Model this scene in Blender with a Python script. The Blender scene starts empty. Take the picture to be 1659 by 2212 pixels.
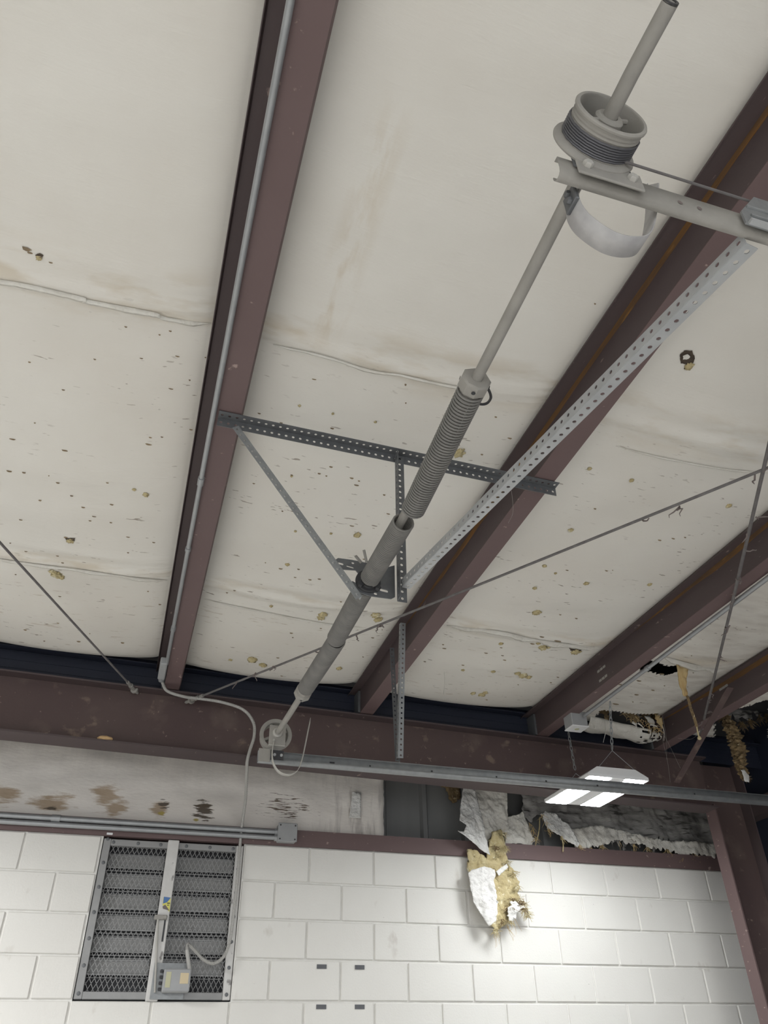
import bpy, bmesh, math, random
import numpy as np
from mathutils import Vector, Matrix, noise, geometry

# ------------------------------------------------------------------ camera, light, exposure
S = bpy.context.scene
COL = S.collection
CZ = 1.6                                   # eye height above the floor
FPX, CX, CY = 1639.0, 829.5, 1106.0        # focal length / centre in the 1659x2212 frame
_vy = Vector((195 - CX, 2328 - CY, FPX)).normalized()        # depth direction (purlins)
_vx = Vector((7178 - CX, 2203.5 - CY, FPX)); _vx = (_vx - _vx.dot(_vy) * _vy).normalized()
_vz = _vx.cross(_vy)
cam = bpy.data.objects.new('camera', bpy.data.cameras.new('camera')); COL.objects.link(cam)
cam.data.sensor_fit = 'HORIZONTAL'; cam.data.sensor_width = 36.0; cam.data.lens = 36.0 * FPX / 1659
cam.data.clip_start = 0.02; cam.data.clip_end = 100
cam.matrix_world = Matrix(((_vx[0], -_vx[1], -_vx[2], 0), (_vy[0], -_vy[1], -_vy[2], 0),
                           (_vz[0], -_vz[1], -_vz[2], CZ), (0, 0, 0, 1)))
S.camera = cam
w = bpy.data.worlds.new('world'); S.world = w; w.use_nodes = True
w.node_tree.nodes['Background'].inputs[0].default_value = (0.92, 0.96, 1.0, 1)
w.node_tree.nodes['Background'].inputs[1].default_value = 1.7
S.view_settings.view_transform = 'Standard'; S.view_settings.look = 'None'
S.view_settings.gamma = 1; S.view_settings.exposure = 0.24; S.view_settings.use_curve_mapping = False

def area(name, loc, sx, sy, power, col=(0.97, 0.98, 1.0)):
    l = bpy.data.lights.new(name, 'AREA'); l.shape = 'RECTANGLE'; l.size = sx; l.size_y = sy
    l.energy = power; l.color = col
    o = bpy.data.objects.new(name, l); o.location = loc; COL.objects.link(o); return o
# the row of high-bay lamps goes on outside the picture: same kind, same height
for lx, ly, pw in ((-2.1, 3.4, 85), (-2.1, -0.8, 120), (2.6, -1.6, 120), (-6.0, -0.8, 85), (-2.1, -5.0, 85), (2.6, -5.0, 85)):
    area('high_bay_lamp', (lx, ly, 2.9), 0.36, 0.55, pw)

# ------------------------------------------------------------------ helpers
def P(x, y, ax, val):
    """point of the photograph on the world plane X|Y|Z = val"""
    d = (x - CX, y - CY, FPX)
    r = [_vx[0]*d[0] + _vx[1]*d[1] + _vx[2]*d[2], _vy[0]*d[0] + _vy[1]*d[1] + _vy[2]*d[2], _vz[0]*d[0] + _vz[1]*d[1] + _vz[2]*d[2]]
    i = 'XYZ'.index(ax); k = (val - (CZ if i == 2 else 0)) / r[i]
    return Vector((r[0]*k, r[1]*k, r[2]*k + CZ))

rng = random.Random(7)
MATS = {}
def mat(name, base, rough=0.7, metal=0.0, noise_amt=0.0, noise_scale=8, c2=None, bump=0.0, bump_scale=60, stretch=(1, 1, 1),
        spots=None, emit=None, detail=4):
    """base colour, optional second colour mixed in by stretched noise, optional hard spots, optional bump"""
    m = bpy.data.materials.new(name); m.use_nodes = True; MATS[name] = m
    nt = m.node_tree; N = nt.nodes; L = nt.links; b = N['Principled BSDF']
    b.inputs['Base Color'].default_value = (*base, 1); b.inputs['Roughness'].default_value = rough; b.inputs['Metallic'].default_value = metal
    if emit:
        b.inputs['Emission Color'].default_value = (*emit[0], 1); b.inputs['Emission Strength'].default_value = emit[1]
    tc = N.new('ShaderNodeTexCoord'); mp = N.new('ShaderNodeMapping'); mp.inputs['Scale'].default_value = stretch
    geo = N.new('ShaderNodeNewGeometry')
    L.new(geo.outputs['Position'], mp.inputs[0])
    last = None
    def nz(scale, det=detail):
        n = N.new('ShaderNodeTexNoise'); n.inputs['Scale'].default_value = scale; n.inputs['Detail'].default_value = det
        L.new(mp.outputs[0], n.inputs['Vector']); return n.outputs[0]
    def ramp(src, a, b_):
        r = N.new('ShaderNodeMapRange'); r.inputs[1].default_value = a; r.inputs[2].default_value = b_; r.clamp = True
        L.new(src, r.inputs[0]); return r.outputs[0]
    def mix(fac, A, B):
        x = N.new('ShaderNodeMix'); x.data_type = 'RGBA'
        if isinstance(fac, float): x.inputs[0].default_value = fac
        else: L.new(fac, x.inputs[0])
        for sock, v in ((x.inputs[6], A), (x.inputs[7], B)):
            if isinstance(v, tuple): sock.default_value = (*v, 1)
            else: L.new(v, sock)
        return x.outputs[2]
    colr = tuple(base)
    if c2:
        f = ramp(nz(noise_scale), 0.5 - 0.2, 0.5 + 0.2)
        mm = N.new('ShaderNodeMath'); mm.operation = 'MULTIPLY'; L.new(f, mm.inputs[0]); mm.inputs[1].default_value = noise_amt
        colr = mix(mm.outputs[0], colr, tuple(c2))
    for sp in (spots or []):      # (colour, scale, lo, hi, stretch)
        mp2 = N.new('ShaderNodeMapping'); mp2.inputs['Scale'].default_value = sp[4]; L.new(geo.outputs['Position'], mp2.inputs[0])
        n = N.new('ShaderNodeTexNoise'); n.inputs['Scale'].default_value = sp[1]; n.inputs['Detail'].default_value = 5
        L.new(mp2.outputs[0], n.inputs['Vector'])
        colr = mix(ramp(n.outputs[0], sp[2], sp[3]), colr, tuple(sp[0]))
    if not isinstance(colr, tuple): L.new(colr, b.inputs['Base Color'])
    if bump:
        bn = N.new('ShaderNodeBump'); bn.inputs['Strength'].default_value = bump; bn.inputs['Distance'].default_value = 0.01
        L.new(nz(bump_scale, 3), bn.inputs['Height']); L.new(bn.outputs[0], b.inputs['Normal'])
    m['mix'] = 0
    return m

def link(o, parent=None):
    COL.objects.link(o)
    if parent is not None: o.parent = parent
    return o
def mesh_obj(name, verts, faces, m, parent=None, smooth=None, solid=0.0):
    me = bpy.data.meshes.new(name); me.from_pydata([tuple(v) for v in verts], [], faces); me.update()
    if m: me.materials.append(MATS[m] if isinstance(m, str) else m)
    if smooth is not None:
        me.shade_smooth(); me.set_sharp_from_angle(angle=math.radians(smooth))
    o = bpy.data.objects.new(name, me); link(o, parent)
    if solid:
        md = o.modifiers.new('solid', 'SOLIDIFY'); md.thickness = solid; md.offset = 0
    return o
def tag(o, label, cat, group=None, kind=None):
    o['label'] = label; o['category'] = cat
    if group: o['group'] = group
    if kind: o['kind'] = kind
    return o
def struct(o, label=None):
    o['kind'] = 'structure'
    if label: o['label'] = label
    return o
def empty(name, loc=(0, 0, 0)):
    o = bpy.data.objects.new(name, None); o.empty_display_size = 0.05; o.location = loc; COL.objects.link(o); return o

class MB:
    def __init__(s): s.v = []; s.f = []
    def add(s, vs, fs):
        k = len(s.v); s.v += [Vector(v) for v in vs]; s.f += [tuple(i + k for i in f) for f in fs]; return s
    def box(s, a, b):
        x0, y0, z0 = a; x1, y1, z1 = b
        return s.add([(x0, y0, z0), (x1, y0, z0), (x1, y1, z0), (x0, y1, z0), (x0, y0, z1), (x1, y0, z1), (x1, y1, z1), (x0, y1, z1)],
                     [(0, 3, 2, 1), (4, 5, 6, 7), (0, 1, 5, 4), (1, 2, 6, 5), (2, 3, 7, 6), (3, 0, 4, 7)])
    def cbox(s, a, b, c):
        """box with chamfered edges"""
        bm = bmesh.new(); bmesh.ops.create_cube(bm, size=1)
        for v in bm.verts: v.co = Vector([(a[i] + b[i]) / 2 + v.co[i] * (b[i] - a[i]) for i in range(3)])
        bmesh.ops.bevel(bm, geom=bm.edges[:], offset=c, segments=1, affect='EDGES'); bm.verts.index_update()
        s.add([v.co.copy() for v in bm.verts], [tuple(v.index for v in f.verts) for f in bm.faces]); bm.free(); return s
    def tube(s, path, r, n=10, cap=True, closed=False):
        path = [Vector(p) for p in path]; k = len(s.v); m = len(path)
        rad = r if hasattr(r, '__len__') else [r] * m
        t0 = (path[1] - path[0]).normalized(); u = t0.orthogonal().normalized()
        for i, p in enumerate(path):
            t = (path[min(i + 1, m - 1)] - path[max(i - 1, 0)])
            if closed: t = path[(i + 1) % m] - path[i - 1]
            t.normalize(); u = (u - u.dot(t) * t).normalized(); vv = t.cross(u)
            for j in range(n):
                a = 2 * math.pi * j / n; s.v.append(p + (u * math.cos(a) + vv * math.sin(a)) * rad[i])
        for i in range(m if closed else m - 1):
            i2 = (i + 1) % m
            for j in range(n):
                j2 = (j + 1) % n; s.f.append((k + i*n + j, k + i*n + j2, k + i2*n + j2, k + i2*n + j))
        if cap and not closed:
            s.f.append(tuple(k + j for j in reversed(range(n)))); s.f.append(tuple(k + (m - 1)*n + j for j in range(n)))
        return s
    def lathe(s, c, axis, prof, n=40, closed=False):
        """prof: (radius, along) pairs turned about the axis through c"""
        c = Vector(c); ax = Vector(axis).normalized(); u = ax.orthogonal().normalized(); vv = ax.cross(u); k = len(s.v)
        for r, t in prof:
            for j in range(n):
                a = 2 * math.pi * j / n; s.v.append(c + ax * t + (u * math.cos(a) + vv * math.sin(a)) * r)
        m = len(prof)
        for i in range(m if closed else m - 1):
            i2 = (i + 1) % m
            for j in range(n):
                j2 = (j + 1) % n; s.f.append((k + i*n + j, k + i*n + j2, k + i2*n + j2, k + i2*n + j))
        return s
    def extrude(s, prof, p0, d, ua, ub, close=True):
        """profile (a,b) in plane ua,ub swept from p0 by vector d"""
        p0, d, ua, ub = Vector(p0), Vector(d), Vector(ua), Vector(ub); k = len(s.v); n = len(prof)
        for e in (0, 1):
            for a, b in prof: s.v.append(p0 + d * e + ua * a + ub * b)
        for i in range(n if close else n - 1):
            j = (i + 1) % n; s.f.append((k + i, k + j, k + n + j, k + n + i))
        if close: s.f.append(tuple(k + i for i in reversed(range(n)))); s.f.append(tuple(k + n + i for i in range(n)))
        return s
    def bolt(s, c, axis, r, h, n=6):
        return s.lathe(c, axis, [(0.0005, h), (r * .8, h), (r, h * .7), (r, -h * .2)], n)
    def build(s, name, m, parent=None, smooth=40, solid=0.0):
        return mesh_obj(name, s.v, s.f, m, parent, smooth, solid)

def spline(pts, n=12):
    pts = [Vector(p) for p in pts]; out = []
    q = [pts[0] * 2 - pts[1]] + pts + [pts[-1] * 2 - pts[-2]]
    for i in range(1, len(q) - 2):
        for k in range(n):
            t = k / n; a, b, c, d = q[i-1], q[i], q[i+1], q[i+2]
            out.append(0.5 * ((2*b) + (c - a)*t + (2*a - 5*b + 4*c - d)*t*t + (3*b - a - 3*c + d)*t**3))
    out.append(pts[-1]); return out

def fractal(p, o=4): return noise.fractal(Vector(p), 0.7, 2.1, o)
def ragged(pts, step, amp, seed=0, closed=True):
    """resample an outline and roughen it"""
    out = []; n = len(pts)
    for i in range(n if closed else n - 1):
        a = Vector(pts[i][:2]); b = Vector(pts[(i+1) % n][:2]); am = pts[i][2] if len(pts[i]) > 2 else 1.0
        k = max(1, int((b - a).length / step)); nn = Vector((-(b - a).y, (b - a).x)); nn.normalize()
        for j in range(k):
            p = a.lerp(b, j / k); d = noise.noise(Vector((p.x / step * .41, p.y / step * .41, seed))) * amp * am
            if j: p = p + nn * d + nn * (rng.random() - .5) * amp * .7 * am
            out.append(p)
    return out
def cdt(outline, step):
    """triangulate an outline with inner grid points -> (2d verts, faces)"""
    xs = [p[0] for p in outline]; ys = [p[1] for p in outline]; vs = [Vector(p[:2]) for p in outline]; n = len(vs)
    x = min(xs) + step / 2
    def inside(q):
        c = False; j = n - 1
        for i in range(n):
            a, b = vs[i], vs[j]
            if (a.y > q.y) != (b.y > q.y) and q.x < (b.x - a.x) * (q.y - a.y) / (b.y - a.y) + a.x: c = not c
            j = i
        return c
    pts = list(vs); r = 0
    while x < max(xs):
        y = min(ys) + step / 2 + (step / 2 if r % 2 else 0)
        while y < max(ys):
            q = Vector((x, y))
            if inside(q) and min((q - v).length_squared for v in vs) > (step * .45) ** 2: pts.append(q)
            y += step
        x += step * .866; r += 1
    res = geometry.delaunay_2d_cdt(pts, [(i, (i+1) % n) for i in range(n)], [], 1, 1e-6)
    return res[0], [tuple(f) for f in res[2]]
def sheet(name, outline, step, f3, m, parent=None, thick=0.0015):
    """cloth-like piece: outline in 2d, f3(u,v) -> world point"""
    v2, fs = cdt(outline, step)
    return mesh_obj(name, [f3(p.x, p.y) for p in v2], fs, m, parent, 60, thick)

# ------------------------------------------------------------------ materials
def mats():
    ox = (0.078, 0.057, 0.056)
    mat('oxide', ox, .62, 0, .55, 5, (0.072, 0.048, 0.050), .05, 90, spots=[((0.24, 0.18, 0.16), 38, .70, .74, (1, .3, 1))])  # dark copy of the primer: shade on the webs is in the colour
    mat('oxide_dusty', (0.082, 0.052, 0.050), .7, 0, .75, 2.2, (0.10, 0.068, 0.062), .08, 60,
        spots=[((0.125, 0.088, 0.076), 5, .56, .70, (1, 1, 1)), ((0.19, 0.135, 0.105), 9, .63, .72, (1, 1, 1.2)), ((0.22, 0.16, 0.13), 30, .68, .74, (1, 1, 1))])
    mat('oxide_lit', (0.142, 0.095, 0.092), .65, 0, .5, 6, (0.128, 0.083, 0.080), .05, 70, spots=[((0.36, 0.27, 0.24), 24, .68, .73, (1, 1, 2))])  # lighter copy of the same primer: floor light on flanges is in the colour
    mat('rust', (0.20, 0.095, 0.024), .85, 0, .9, 9, (0.095, 0.055, 0.03), .15, 80, stretch=(1, .5, 3), spots=[((0.34, 0.17, 0.035), 12, .60, .70, (1, .5, 2))])
    mat('navy', (0.010, 0.014, 0.030), .6, 0, .5, 3, (0.016, 0.018, 0.03))
    mat('roof_metal', (0.05, 0.05, 0.055), .6)
    mat('galv', (0.29, 0.30, 0.30), .45, .35, .7, 30, (0.20, 0.21, 0.215), .06, 120)
    mat('galv_bright', (0.46, 0.47, 0.47), .4, .3, .6, 20, (0.36, 0.37, 0.38), .05, 120)
    mat('galv_dark', (0.15, 0.155, 0.16), .5, .4, .6, 30, (0.10, 0.105, 0.11), .06, 120)
    mat('dusty', (0.33, 0.315, 0.285), .85, 0, .7, 14, (0.24, 0.23, 0.21), .1, 150)
    mat('dusty_light', (0.45, 0.435, 0.40), .85, 0, .6, 12, (0.36, 0.35, 0.32), .08, 150)
    mat('dusty_mottled', (0.44, 0.43, 0.42), .6, 0, .85, 30, (0.33, 0.32, 0.32), .05, 150)
    mat('spring', (0.22, 0.212, 0.195), .75, .1, .7, 20, (0.15, 0.146, 0.138))
    mat('cable', (0.13, 0.13, 0.14), .5, .5)
    mat('dark_steel', (0.045, 0.045, 0.05), .55, .3, .6, 30, (0.07, 0.068, 0.066))
    mat('rod', (0.17, 0.16, 0.155), .8, 0, .6, 30, (0.09, 0.08, 0.08), .1, 200)
    mat('emt', (0.36, 0.37, 0.375), .4, .4, .5, 20, (0.27, 0.28, 0.285))
    mat('flex', (0.42, 0.41, 0.385), .6, .1)
    mat('box_grey', (0.34, 0.345, 0.345), .55, 0, .4, 20, (0.27, 0.275, 0.275), .04, 80)
    mat('paint_block', (0.74, 0.725, 0.68), .75, 0, .5, 2.5, (0.68, 0.66, 0.615), .16, 95,
        spots=[((0.36, 0.34, 0.31), 46, .735, .76, (1, 1, 2.2)), ((0.60, 0.57, 0.52), 9, .66, .74, (1, 1, .6))])
    mat('mortar', (0.78, 0.77, 0.73), .8, 0, .5, 20, (0.62, 0.60, 0.56), .1, 80)
    mat('fibre', (0.58, 0.50, 0.29), 1.0, 0, .9, 26, (0.42, 0.335, 0.17), 1.0, 70, spots=[((0.74, 0.69, 0.50), 30, .60, .68, (1, 1, 1))])
    mat('fibre_brown', (0.27, 0.19, 0.095), 1.0, 0, .9, 30, (0.11, 0.075, 0.04), .9, 60, spots=[((0.50, 0.42, 0.27), 40, .62, .70, (1, 1, 1))])
    mat('fibre_tan', (0.50, 0.33, 0.14), 1.0, 0, .9, 12, (0.60, 0.48, 0.26), .3, 60, stretch=(3, 3, .5))
    mat('vinyl', (0.70, 0.68, 0.62), .5, 0, .6, 8, (0.55, 0.51, 0.44), .7, 50)
    mat('vinyl_clean', (0.74, 0.73, 0.70), .42, 0, .5, 14, (0.58, 0.56, 0.51), .9, 55)
    mat('vinyl_dirty_shaded', (0.40, 0.385, 0.36), .65, 0, .9, 5, (0.13, 0.125, 0.12), .35, 40, stretch=(1, 1, 5),
        spots=[((0.08, 0.075, 0.07), 7, .58, .66, (1, 1, 6))])  # facing dirt, with the rafter's shade also put into the colour
    mat('panel_grey', (0.19, 0.19, 0.185), .6, 0, .6, 3, (0.14, 0.14, 0.138), stretch=(3, 1, .5))
    mat('hole_dark', (0.045, 0.034, 0.026), .95, 0, .8, 60, (0.10, 0.075, 0.05))
    mat('tear', (0.17, 0.13, 0.09), .9, 0, .8, 40, (0.30, 0.22, 0.12))
    mat('lamp_white', (0.78, 0.78, 0.78), .45)
    mat('led', (1, 1, 1), .5, emit=((0.95, 0.98, 1.0), 50))
    mat('louver_metal', (0.30, 0.30, 0.295), .5, .2, .5, 10, (0.24, 0.24, 0.235), .05, 100)
    mat('louver_dark', (0.055, 0.056, 0.06), .6)
    mat('white_paint_worn', (0.62, 0.61, 0.585), .6, 0, .35, 20, (0.45, 0.44, 0.42), .1, 60, spots=[((0.26, 0.25, 0.24), 18, .62, .66, (1, 1, .7))])
    mat('black', (0.03, 0.031, 0.034), .55)
    mat('tape', (0.09, 0.092, 0.1), .5, 0, .5, 40, (0.13, 0.13, 0.135))
    mat('blue', (0.07, 0.16, 0.36), .5); mat('yellow', (0.62, 0.58, 0.13), .5); mat('tan_label', (0.58, 0.48, 0.31), .6)
    mat('cream_label', (0.46, 0.45, 0.30), .6); mat('brown_grey', (0.17, 0.14, 0.13), .7)
    mat('foam', (0.62, 0.42, 0.22), .9, 0, .5, 40, (0.5, 0.32, 0.15), .3, 90)
    mat('web_dust', (0.30, 0.28, 0.25), 1.0)
    mat('concrete', (0.51, 0.505, 0.49), .8, 0, .7, 1.2, (0.45, 0.435, 0.41), .05, 20)
    mat('side_wall', (0.45, 0.44, 0.42), .8)
mats()

def vinyl_ceiling_mat():
    """white vinyl facing with fine weave, faint tan staining and small dark nicks pulled out along x"""
    m = bpy.data.materials.new('vinyl_ceiling'); m.use_nodes = True; MATS['vinyl_ceiling'] = m
    nt = m.node_tree; N = nt.nodes; L = nt.links; b = N['Principled BSDF']; b.inputs['Roughness'].default_value = .42
    geo = N.new('ShaderNodeNewGeometry')
    def mp(sc, loc=(0, 0, 0)):
        x = N.new('ShaderNodeMapping'); x.inputs['Scale'].default_value = sc; x.inputs['Location'].default_value = loc
        L.new(geo.outputs['Position'], x.inputs[0]); return x.outputs[0]
    def nz(v, s, d=4, rr=.55):
        n = N.new('ShaderNodeTexNoise'); n.inputs['Scale'].default_value = s; n.inputs['Detail'].default_value = d; n.inputs['Roughness'].default_value = rr
        L.new(v, n.inputs['Vector']); return n.outputs[0]
    def rg(x, a, c, lo=0., hi=1.):
        r = N.new('ShaderNodeMapRange'); r.clamp = True
        for i, q in enumerate((a, c, lo, hi)): r.inputs[i + 1].default_value = q
        L.new(x, r.inputs[0]); return r.outputs[0]
    def mth(op, a, c):
        x = N.new('ShaderNodeMath'); x.operation = op
        for i, q in enumerate((a, c)):
            if isinstance(q, (int, float)): x.inputs[i].default_value = q
            else: L.new(q, x.inputs[i])
        return x.outputs[0]
    def mix(f, A, B):
        x = N.new('ShaderNodeMix'); x.data_type = 'RGBA'; L.new(f, x.inputs[0])
        for s_, v in ((x.inputs[6], A), (x.inputs[7], B)):
            if isinstance(v, tuple): s_.default_value = (*v, 1)
            else: L.new(v, s_)
        return x.outputs[2]
    sx = N.new('ShaderNodeSeparateXYZ'); L.new(geo.outputs['Position'], sx.inputs[0])
    c = mix(rg(nz(mp((1, 1, 1)), 1.6), .35, .7), (0.74, 0.715, 0.655), (0.69, 0.655, 0.59))
    # tan water staining that hugs the two roll joints
    near = mth('MAXIMUM', rg(mth('ABSOLUTE', mth('SUBTRACT', sx.outputs[1], 1.66), 0), .16, 0.0), rg(mth('ABSOLUTE', mth('SUBTRACT', sx.outputs[1], 3.33), 0), .10, 0.0))
    st = mth('MULTIPLY', near, rg(nz(mp((1, 3, 1)), 3.0), .48, .62))
    c = mix(mth('MULTIPLY', st, .55), c, (0.50, 0.41, 0.28))
    # vertical tan run beside the second purlin
    run = mth('MULTIPLY', rg(mth('ABSOLUTE', mth('SUBTRACT', sx.outputs[0], .33), 0), .07, 0.0), mth('MULTIPLY', rg(sx.outputs[1], .8, 1.0), rg(sx.outputs[1], 1.72, 1.6)))
    c = mix(mth('MULTIPLY', mth('MULTIPLY', run, rg(nz(mp((4, 1, 1)), 5), .45, .6)), .45), c, (0.55, 0.46, 0.33))
    # nicks: density rises with depth
    dens = mth('MULTIPLY', rg(nz(mp((1, 1, 1), (3.1, 1.7, 0)), 2.3), .42, .58), rg(sx.outputs[1], 1.55, 2.1))
    nick = rg(nz(mp((17, 60, 1)), 1.0, 2, .5), .685, .72)
    c = mix(mth('MULTIPLY', mth('MULTIPLY', nick, dens), .75), c, (0.17, 0.125, 0.085))
    far = rg(sx.outputs[1], 3.2, 3.7)
    nick2 = rg(nz(mp((9, 42, 1), (2, 5, 0)), 1.0, 4, .6), .63, .68)
    c = mix(mth('MULTIPLY', mth('MULTIPLY', nick2, far), .45), c, (0.36, 0.28, 0.19))
    # grime towards the eave bays
    gr = mth('MULTIPLY', rg(sx.outputs[0], 2.3, 3.2), rg(nz(mp((2, 7, 1)), 2.0, 5), .42, .65))
    c = mix(mth('MULTIPLY', gr, .5), c, (0.38, 0.33, 0.27))
    L.new(c, b.inputs['Base Color'])
    bn = N.new('ShaderNodeBump'); bn.inputs['Distance'].default_value = .004; bn.inputs['Strength'].default_value = .5
    weave = mth('ADD', mth('MULTIPLY', nz(mp((26, 150, 1)), 1.0, 2), .35), nz(mp((2, 16, 1)), 1.5, 4))
    L.new(weave, bn.inputs['Height']); L.new(bn.outputs[0], b.inputs['Normal'])
vinyl_ceiling_mat()

def vinyl_wall_mat():
    """wall facing with brown water stains and mould at measured places"""
    m = bpy.data.materials.new('vinyl_wall'); m.use_nodes = True; MATS['vinyl_wall'] = m
    nt = m.node_tree; N = nt.nodes; L = nt.links; b = N['Principled BSDF']; b.inputs['Roughness'].default_value = .5
    geo = N.new('ShaderNodeNewGeometry')
    def mp(sc):
        x = N.new('ShaderNodeMapping'); x.inputs['Scale'].default_value = sc; L.new(geo.outputs['Position'], x.inputs[0]); return x.outputs[0]
    def nz(v, s, d=5):
        n = N.new('ShaderNodeTexNoise'); n.inputs['Scale'].default_value = s; n.inputs['Detail'].default_value = d; n.inputs['Roughness'].default_value = .62
        L.new(v, n.inputs['Vector']); return n.outputs[0]
    def rg(x, a, c):
        r = N.new('ShaderNodeMapRange'); r.clamp = True; r.inputs[1].default_value = a; r.inputs[2].default_value = c; L.new(x, r.inputs[0]); return r.outputs[0]
    def mth(op, a, c):
        x = N.new('ShaderNodeMath'); x.operation = op
        for i, q in enumerate((a, c)):
            if isinstance(q, (int, float)): x.inputs[i].default_value = q
            else: L.new(q, x.inputs[i])
        return x.outputs[0]
    def mix(f, A, B):
        x = N.new('ShaderNodeMix'); x.data_type = 'RGBA'; L.new(f, x.inputs[0])
        for s_, v in ((x.inputs[6], A), (x.inputs[7], B)):
            if isinstance(v, tuple): s_.default_value = (*v, 1)
            else: L.new(v, s_)
        return x.outputs[2]
    def blob(cx, cz, rx, rz):
        v = N.new('ShaderNodeVectorMath'); v.operation = 'MULTIPLY_ADD'; L.new(geo.outputs['Position'], v.inputs[0])
        v.inputs[1].default_value = (1 / rx, 0, 1 / rz); v.inputs[2].default_value = (-cx / rx, 0, -cz / rz)
        l = N.new('ShaderNodeVectorMath'); l.operation = 'LENGTH'; L.new(v.outputs[0], l.inputs[0]); return rg(l.outputs[1], 1.0, 0.0)
    def blobs(lst):
        o = None
        for q in lst:
            k = blob(*q); o = k if o is None else mth('MAXIMUM', o, k)
        return o
    def pb(x, y, rx, rz): p = P(x, y, 'Y', 5.0); return (p.x, p.z, rx, rz)
    c = mix(rg(nz(mp((1, 1, 2)), 1.5), .35, .7), (0.80, 0.755, 0.695), (0.73, 0.68, 0.62))
    n1 = nz(mp((6, 1, 34)), 1.0)
    tan_ = blobs([pb(110, 1735, .23, .10), pb(228, 1715, .14, .13), pb(250, 1745, .12, .09), pb(12, 1715, .16, .10), pb(345, 1745, .09, .09)])
    c = mix(rg(mth('ADD', mth('MULTIPLY', tan_, .40), mth('MULTIPLY', n1, .75)), .53, .66), c, (0.43, 0.33, 0.23))
    brn = blobs([pb(355, 1735, .07, .05), pb(440, 1747, .12, .11), pb(110, 1743, .07, .02)])
    c = mix(rg(mth('ADD', mth('MULTIPLY', brn, .36), mth('MULTIPLY', nz(mp((10, 1, 60)), 1.0), .75)), .55, .62), c, (0.09, 0.065, 0.04))
    yel = blobs([pb(350, 1755, .06, .04), pb(425, 1770, .05, .03)])
    c = mix(rg(mth('ADD', mth('MULTIPLY', yel, .4), mth('MULTIPLY', n1, .5)), .50, .58), c, (0.42, 0.33, 0.08))
    nick = blobs([pb(620, 1740, .36, .16)])
    c = mix(rg(mth('ADD', mth('MULTIPLY', nick, .22), mth('MULTIPLY', nz(mp((10, 1, 110)), 1.0, 3), .75)), .56, .60), c, (0.15, 0.11, 0.08))
    # soot rising towards the torn end; then greyer towards the top
    sx = N.new('ShaderNodeSeparateXYZ'); L.new(geo.outputs['Position'], sx.inputs[0])
    dv = N.new('ShaderNodeMapping'); dv.inputs['Rotation'].default_value = (0, math.radians(-40), 0); dv.inputs['Scale'].default_value = (14, 1, 2.2); L.new(geo.outputs['Position'], dv.inputs[0])
    soot = mth('MULTIPLY', rg(sx.outputs[0], .95, 1.4), rg(nz(dv.outputs[0], 1.0, 4), .50, .66))
    c = mix(mth('MULTIPLY', soot, .6), c, (0.20, 0.17, 0.155))
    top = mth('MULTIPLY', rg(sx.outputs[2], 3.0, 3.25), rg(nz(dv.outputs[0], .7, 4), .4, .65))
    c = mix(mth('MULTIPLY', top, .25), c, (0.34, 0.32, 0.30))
    L.new(c, b.inputs['Base Color'])
    bn = N.new('ShaderNodeBump'); bn.inputs['Distance'].default_value = .006; bn.inputs['Strength'].default_value = .5
    L.new(nz(mp((3, 1, 9)), 2.5), bn.inputs['Height']); L.new(bn.outputs[0], b.inputs['Normal'])
vinyl_wall_mat()

# ------------------------------------------------------------------ room shell
D = 4.98                                    # face of the block wall
def zb(X): return 3.446 - 0.0218 * X        # underside of the purlins (roof falls towards +X)
PD = 0.152                                  # purlin depth
WEB = [0.036, 1.240, 2.464, 3.352]          # purlin webs
BAY = [-4.8, -3.57, -2.37, -1.17] + WEB + [4.30]
YR0, YR1 = 4.41, 4.57                       # rafter flange
SLOPE = Vector((1, 0, -0.0218))

struct(MB().box((-7.2, -8, -0.1), (4.5, 5.3, 0)).build('floor', 'concrete', None, None), 'grey concrete floor')
struct(MB().box((4.32, -8, 0), (4.42, 5.3, 3.66)).build('wall_right', 'navy', None, None), 'dark metal side wall behind the red corner column')
struct(MB().box((-7.2, -8, 0), (-7.1, 5.3, 3.75)).build('wall_left', 'side_wall', None, None), 'pale side wall')

# far wall: mortar core, painted blocks as pieces
ZT = CZ + 1.141; CH = 0.2032; CW = 0.4147
LX0, LX1, LZ0, LZ1 = -0.158, 0.668, ZT - 4 * CH, ZT     # louver opening
wb = MB()
wb.box((-7.1, D + .010, 0), (4.32, D + .19, ZT - 8 * CH)).box((-7.1, D + .010, ZT - 8*CH), (LX0, D + .19, ZT)).box((LX1, D + .010, ZT - 8*CH), (4.32, D + .19, ZT))
wb.box((LX0, D + .010, ZT - 8*CH), (LX1, D + .19, LZ0 - .004))
wall = struct(wb.build('wall_back', 'mortar', None, None), 'white painted concrete block wall')
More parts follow.
